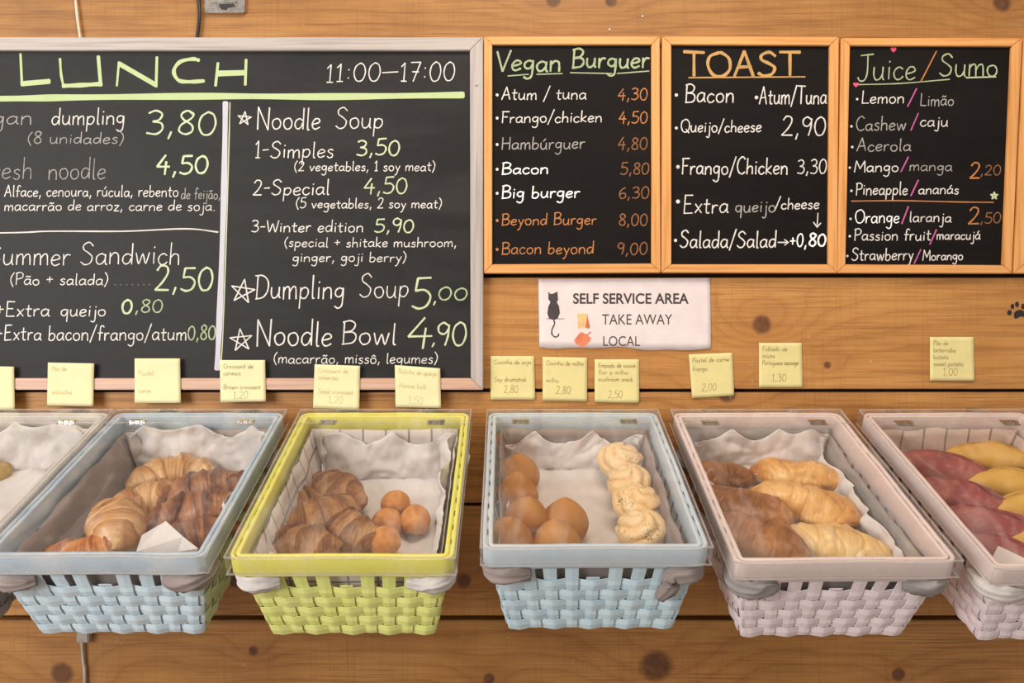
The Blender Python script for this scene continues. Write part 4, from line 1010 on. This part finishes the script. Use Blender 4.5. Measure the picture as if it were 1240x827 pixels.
put(croissant(.115, .034, .35, M_CW, 10), 3, 421, 642, -.074, -32, 'wholegrain croissant pointing to the orange balls', 'croissant', g)
put(croissant(.125, .034, .4, M_CW, 11), 3, 362, 660, -.066, -8, 'wholegrain croissant at the front left of the lime basket', 'croissant', g)
g = 'fried balls in the lime yellow basket'
put(ball(.0235, .021, .021, M_BALL, 1), 3, 479, 610, -.092, 20, 'orange fried ball furthest back', 'fried ball', g)
put(ball(.0235, .023, .022, M_BALL, 2), 3, 469, 633, -.088, 0, 'orange fried ball in the middle of the cluster, left', 'fried ball', g)
put(ball(.0225, .027, .024, M_BALL, 3), 3, 503, 630, -.090, -10, 'egg-shaped orange fried ball furthest right', 'fried ball', g, -30)
put(ball(.0235, .023, .023, M_BALL, 4), 3, 466, 656, -.082, 0, 'orange fried ball at the front, touching the rim line', 'fried ball', g)
g = 'drop-shaped croquettes in the light blue basket'
for k, (px, py, n, r, lab) in enumerate(((628, 575, -.070, .034, 'brown drop-shaped croquette furthest back'), (625, 601, -.064, .034, 'pointed brown croquette second from back at left'), (637, 630, -.060, .034, 'brown croquette left of the free-standing pair'),
        (684, 633, -.070, .035, 'brown croquette further right, back one of the pair'), (616, 656, -.052, .034, 'brown croquette in the front left corner'), (673, 660, -.060, .034, 'brown croquette at the front rim, middle'))):
    put(coxinha(r, M_FR, k+1), 4, px, py, n, k*50, lab, 'croquette', g, (8, -4, 6, 4, -6, 5)[k], (0, 6, -5, 4, 0, -6)[k])
g = 'herb buns in the light blue basket'
for k, (px, py, n, lab) in enumerate(((751, 558, -.056, 'pale herb-sprinkled bun furthest back'), (762, 585, -.062, 'pale herb-sprinkled bun second from back'), (771, 610, -.060, 'pale herb-sprinkled bun third from back'), (777, 642, -.062, 'pale herb-sprinkled bun at the front rim'))):
    put(ball(.037, .035, .028, M_BUN, k+3, 'herb_bun', 1 if k % 2 else -1), 4, px, py, n, k*70, lab, 'bun', g)
g = 'turnovers in the pink basket'
put(turnover(.125, .062, .052, .25, M_T2, 1), 5, 864, 578, -.070, -12, 'turnover in the back left corner, lid-lip darkening painted in', 'turnover', g)
put(turnover(.16, .066, .052, -.3, M_T1, 2), 5, 966, 577, -.070, -18, 'long golden turnover furthest back at right', 'turnover', g)
put(turnover(.170, .080, .060, -.35, M_T1, 3), 5, 972, 614, -.064, -22, 'golden turnover across the middle of the pink basket', 'turnover', g)
put(turnover(.15, .080, .062, .3, M_T2, 4), 5, 898, 620, -.060, -30, 'crumpled turnover by the left side, lid-lip darkening painted in', 'turnover', g)
put(turnover(.135, .086, .066, .2, M_T2, 5), 5, 922, 658, -.054, -35, 'turnover at the front, left of the pale one, lid-lip darkening painted in', 'turnover', g)
put(turnover(.150, .086, .060, -.3, M_T3, 6), 5, 1010, 664, -.066, -14, 'pale cream-golden turnover at the front', 'turnover', g)
g = 'coloured breads in the right pink basket'
put(bread(.155, .031, -.3, M_BR, 1), 6, 1140, 567, -.064, -20, 'maroon bread roll furthest back', 'bread roll', g)
put(bread(.165, .033, -.3, M_BR, 2), 6, 1159, 603, -.060, -24, 'maroon bread roll second from back', 'bread roll', g)
put(bread(.175, .032, -.25, M_BR, 3), 6, 1199, 640, -.058, -24, 'maroon bread roll third from back', 'bread roll', g)
put(bread(.150, .028, -.25, M_BR, 4), 6, 1200, 668, -.066, -20, 'maroon bread roll in front, half hidden by parchment', 'bread roll', g)
put(bread(.150, .030, -.3, M_BY, 5), 6, 1196, 554, -.060, -10, 'yellow bread roll furthest back', 'bread roll', g)
put(bread(.150, .029, -.25, M_BY, 6), 6, 1228, 588, -.066, -12, 'yellow bread roll second from back', 'bread roll', g)
put(bread(.150, .030, -.25, M_BY, 7), 6, 1246, 618, -.062, 8, 'yellow bread roll with a dimple, third from back', 'bread roll', g)
put(bread(.150, .030, -.25, M_BY, 8), 6, 1268, 655, -.060, 0, 'yellow bread roll cut by the right edge, front one', 'bread roll', g)
g = 'small snacks in the cream basket'
put(ball(.026, .021, .018, M_NB, 8, 'snack_roll'), 1, 14, 552, -.085, -30, 'small greenish-brown snack, rear one in the cream basket', 'snack', g)
put(ball(.024, .021, .018, M_NB, 9, 'snack_roll'), 1, -4, 572, -.085, 10, 'small greenish-brown snack nearer the front in the cream basket', 'snack', g)
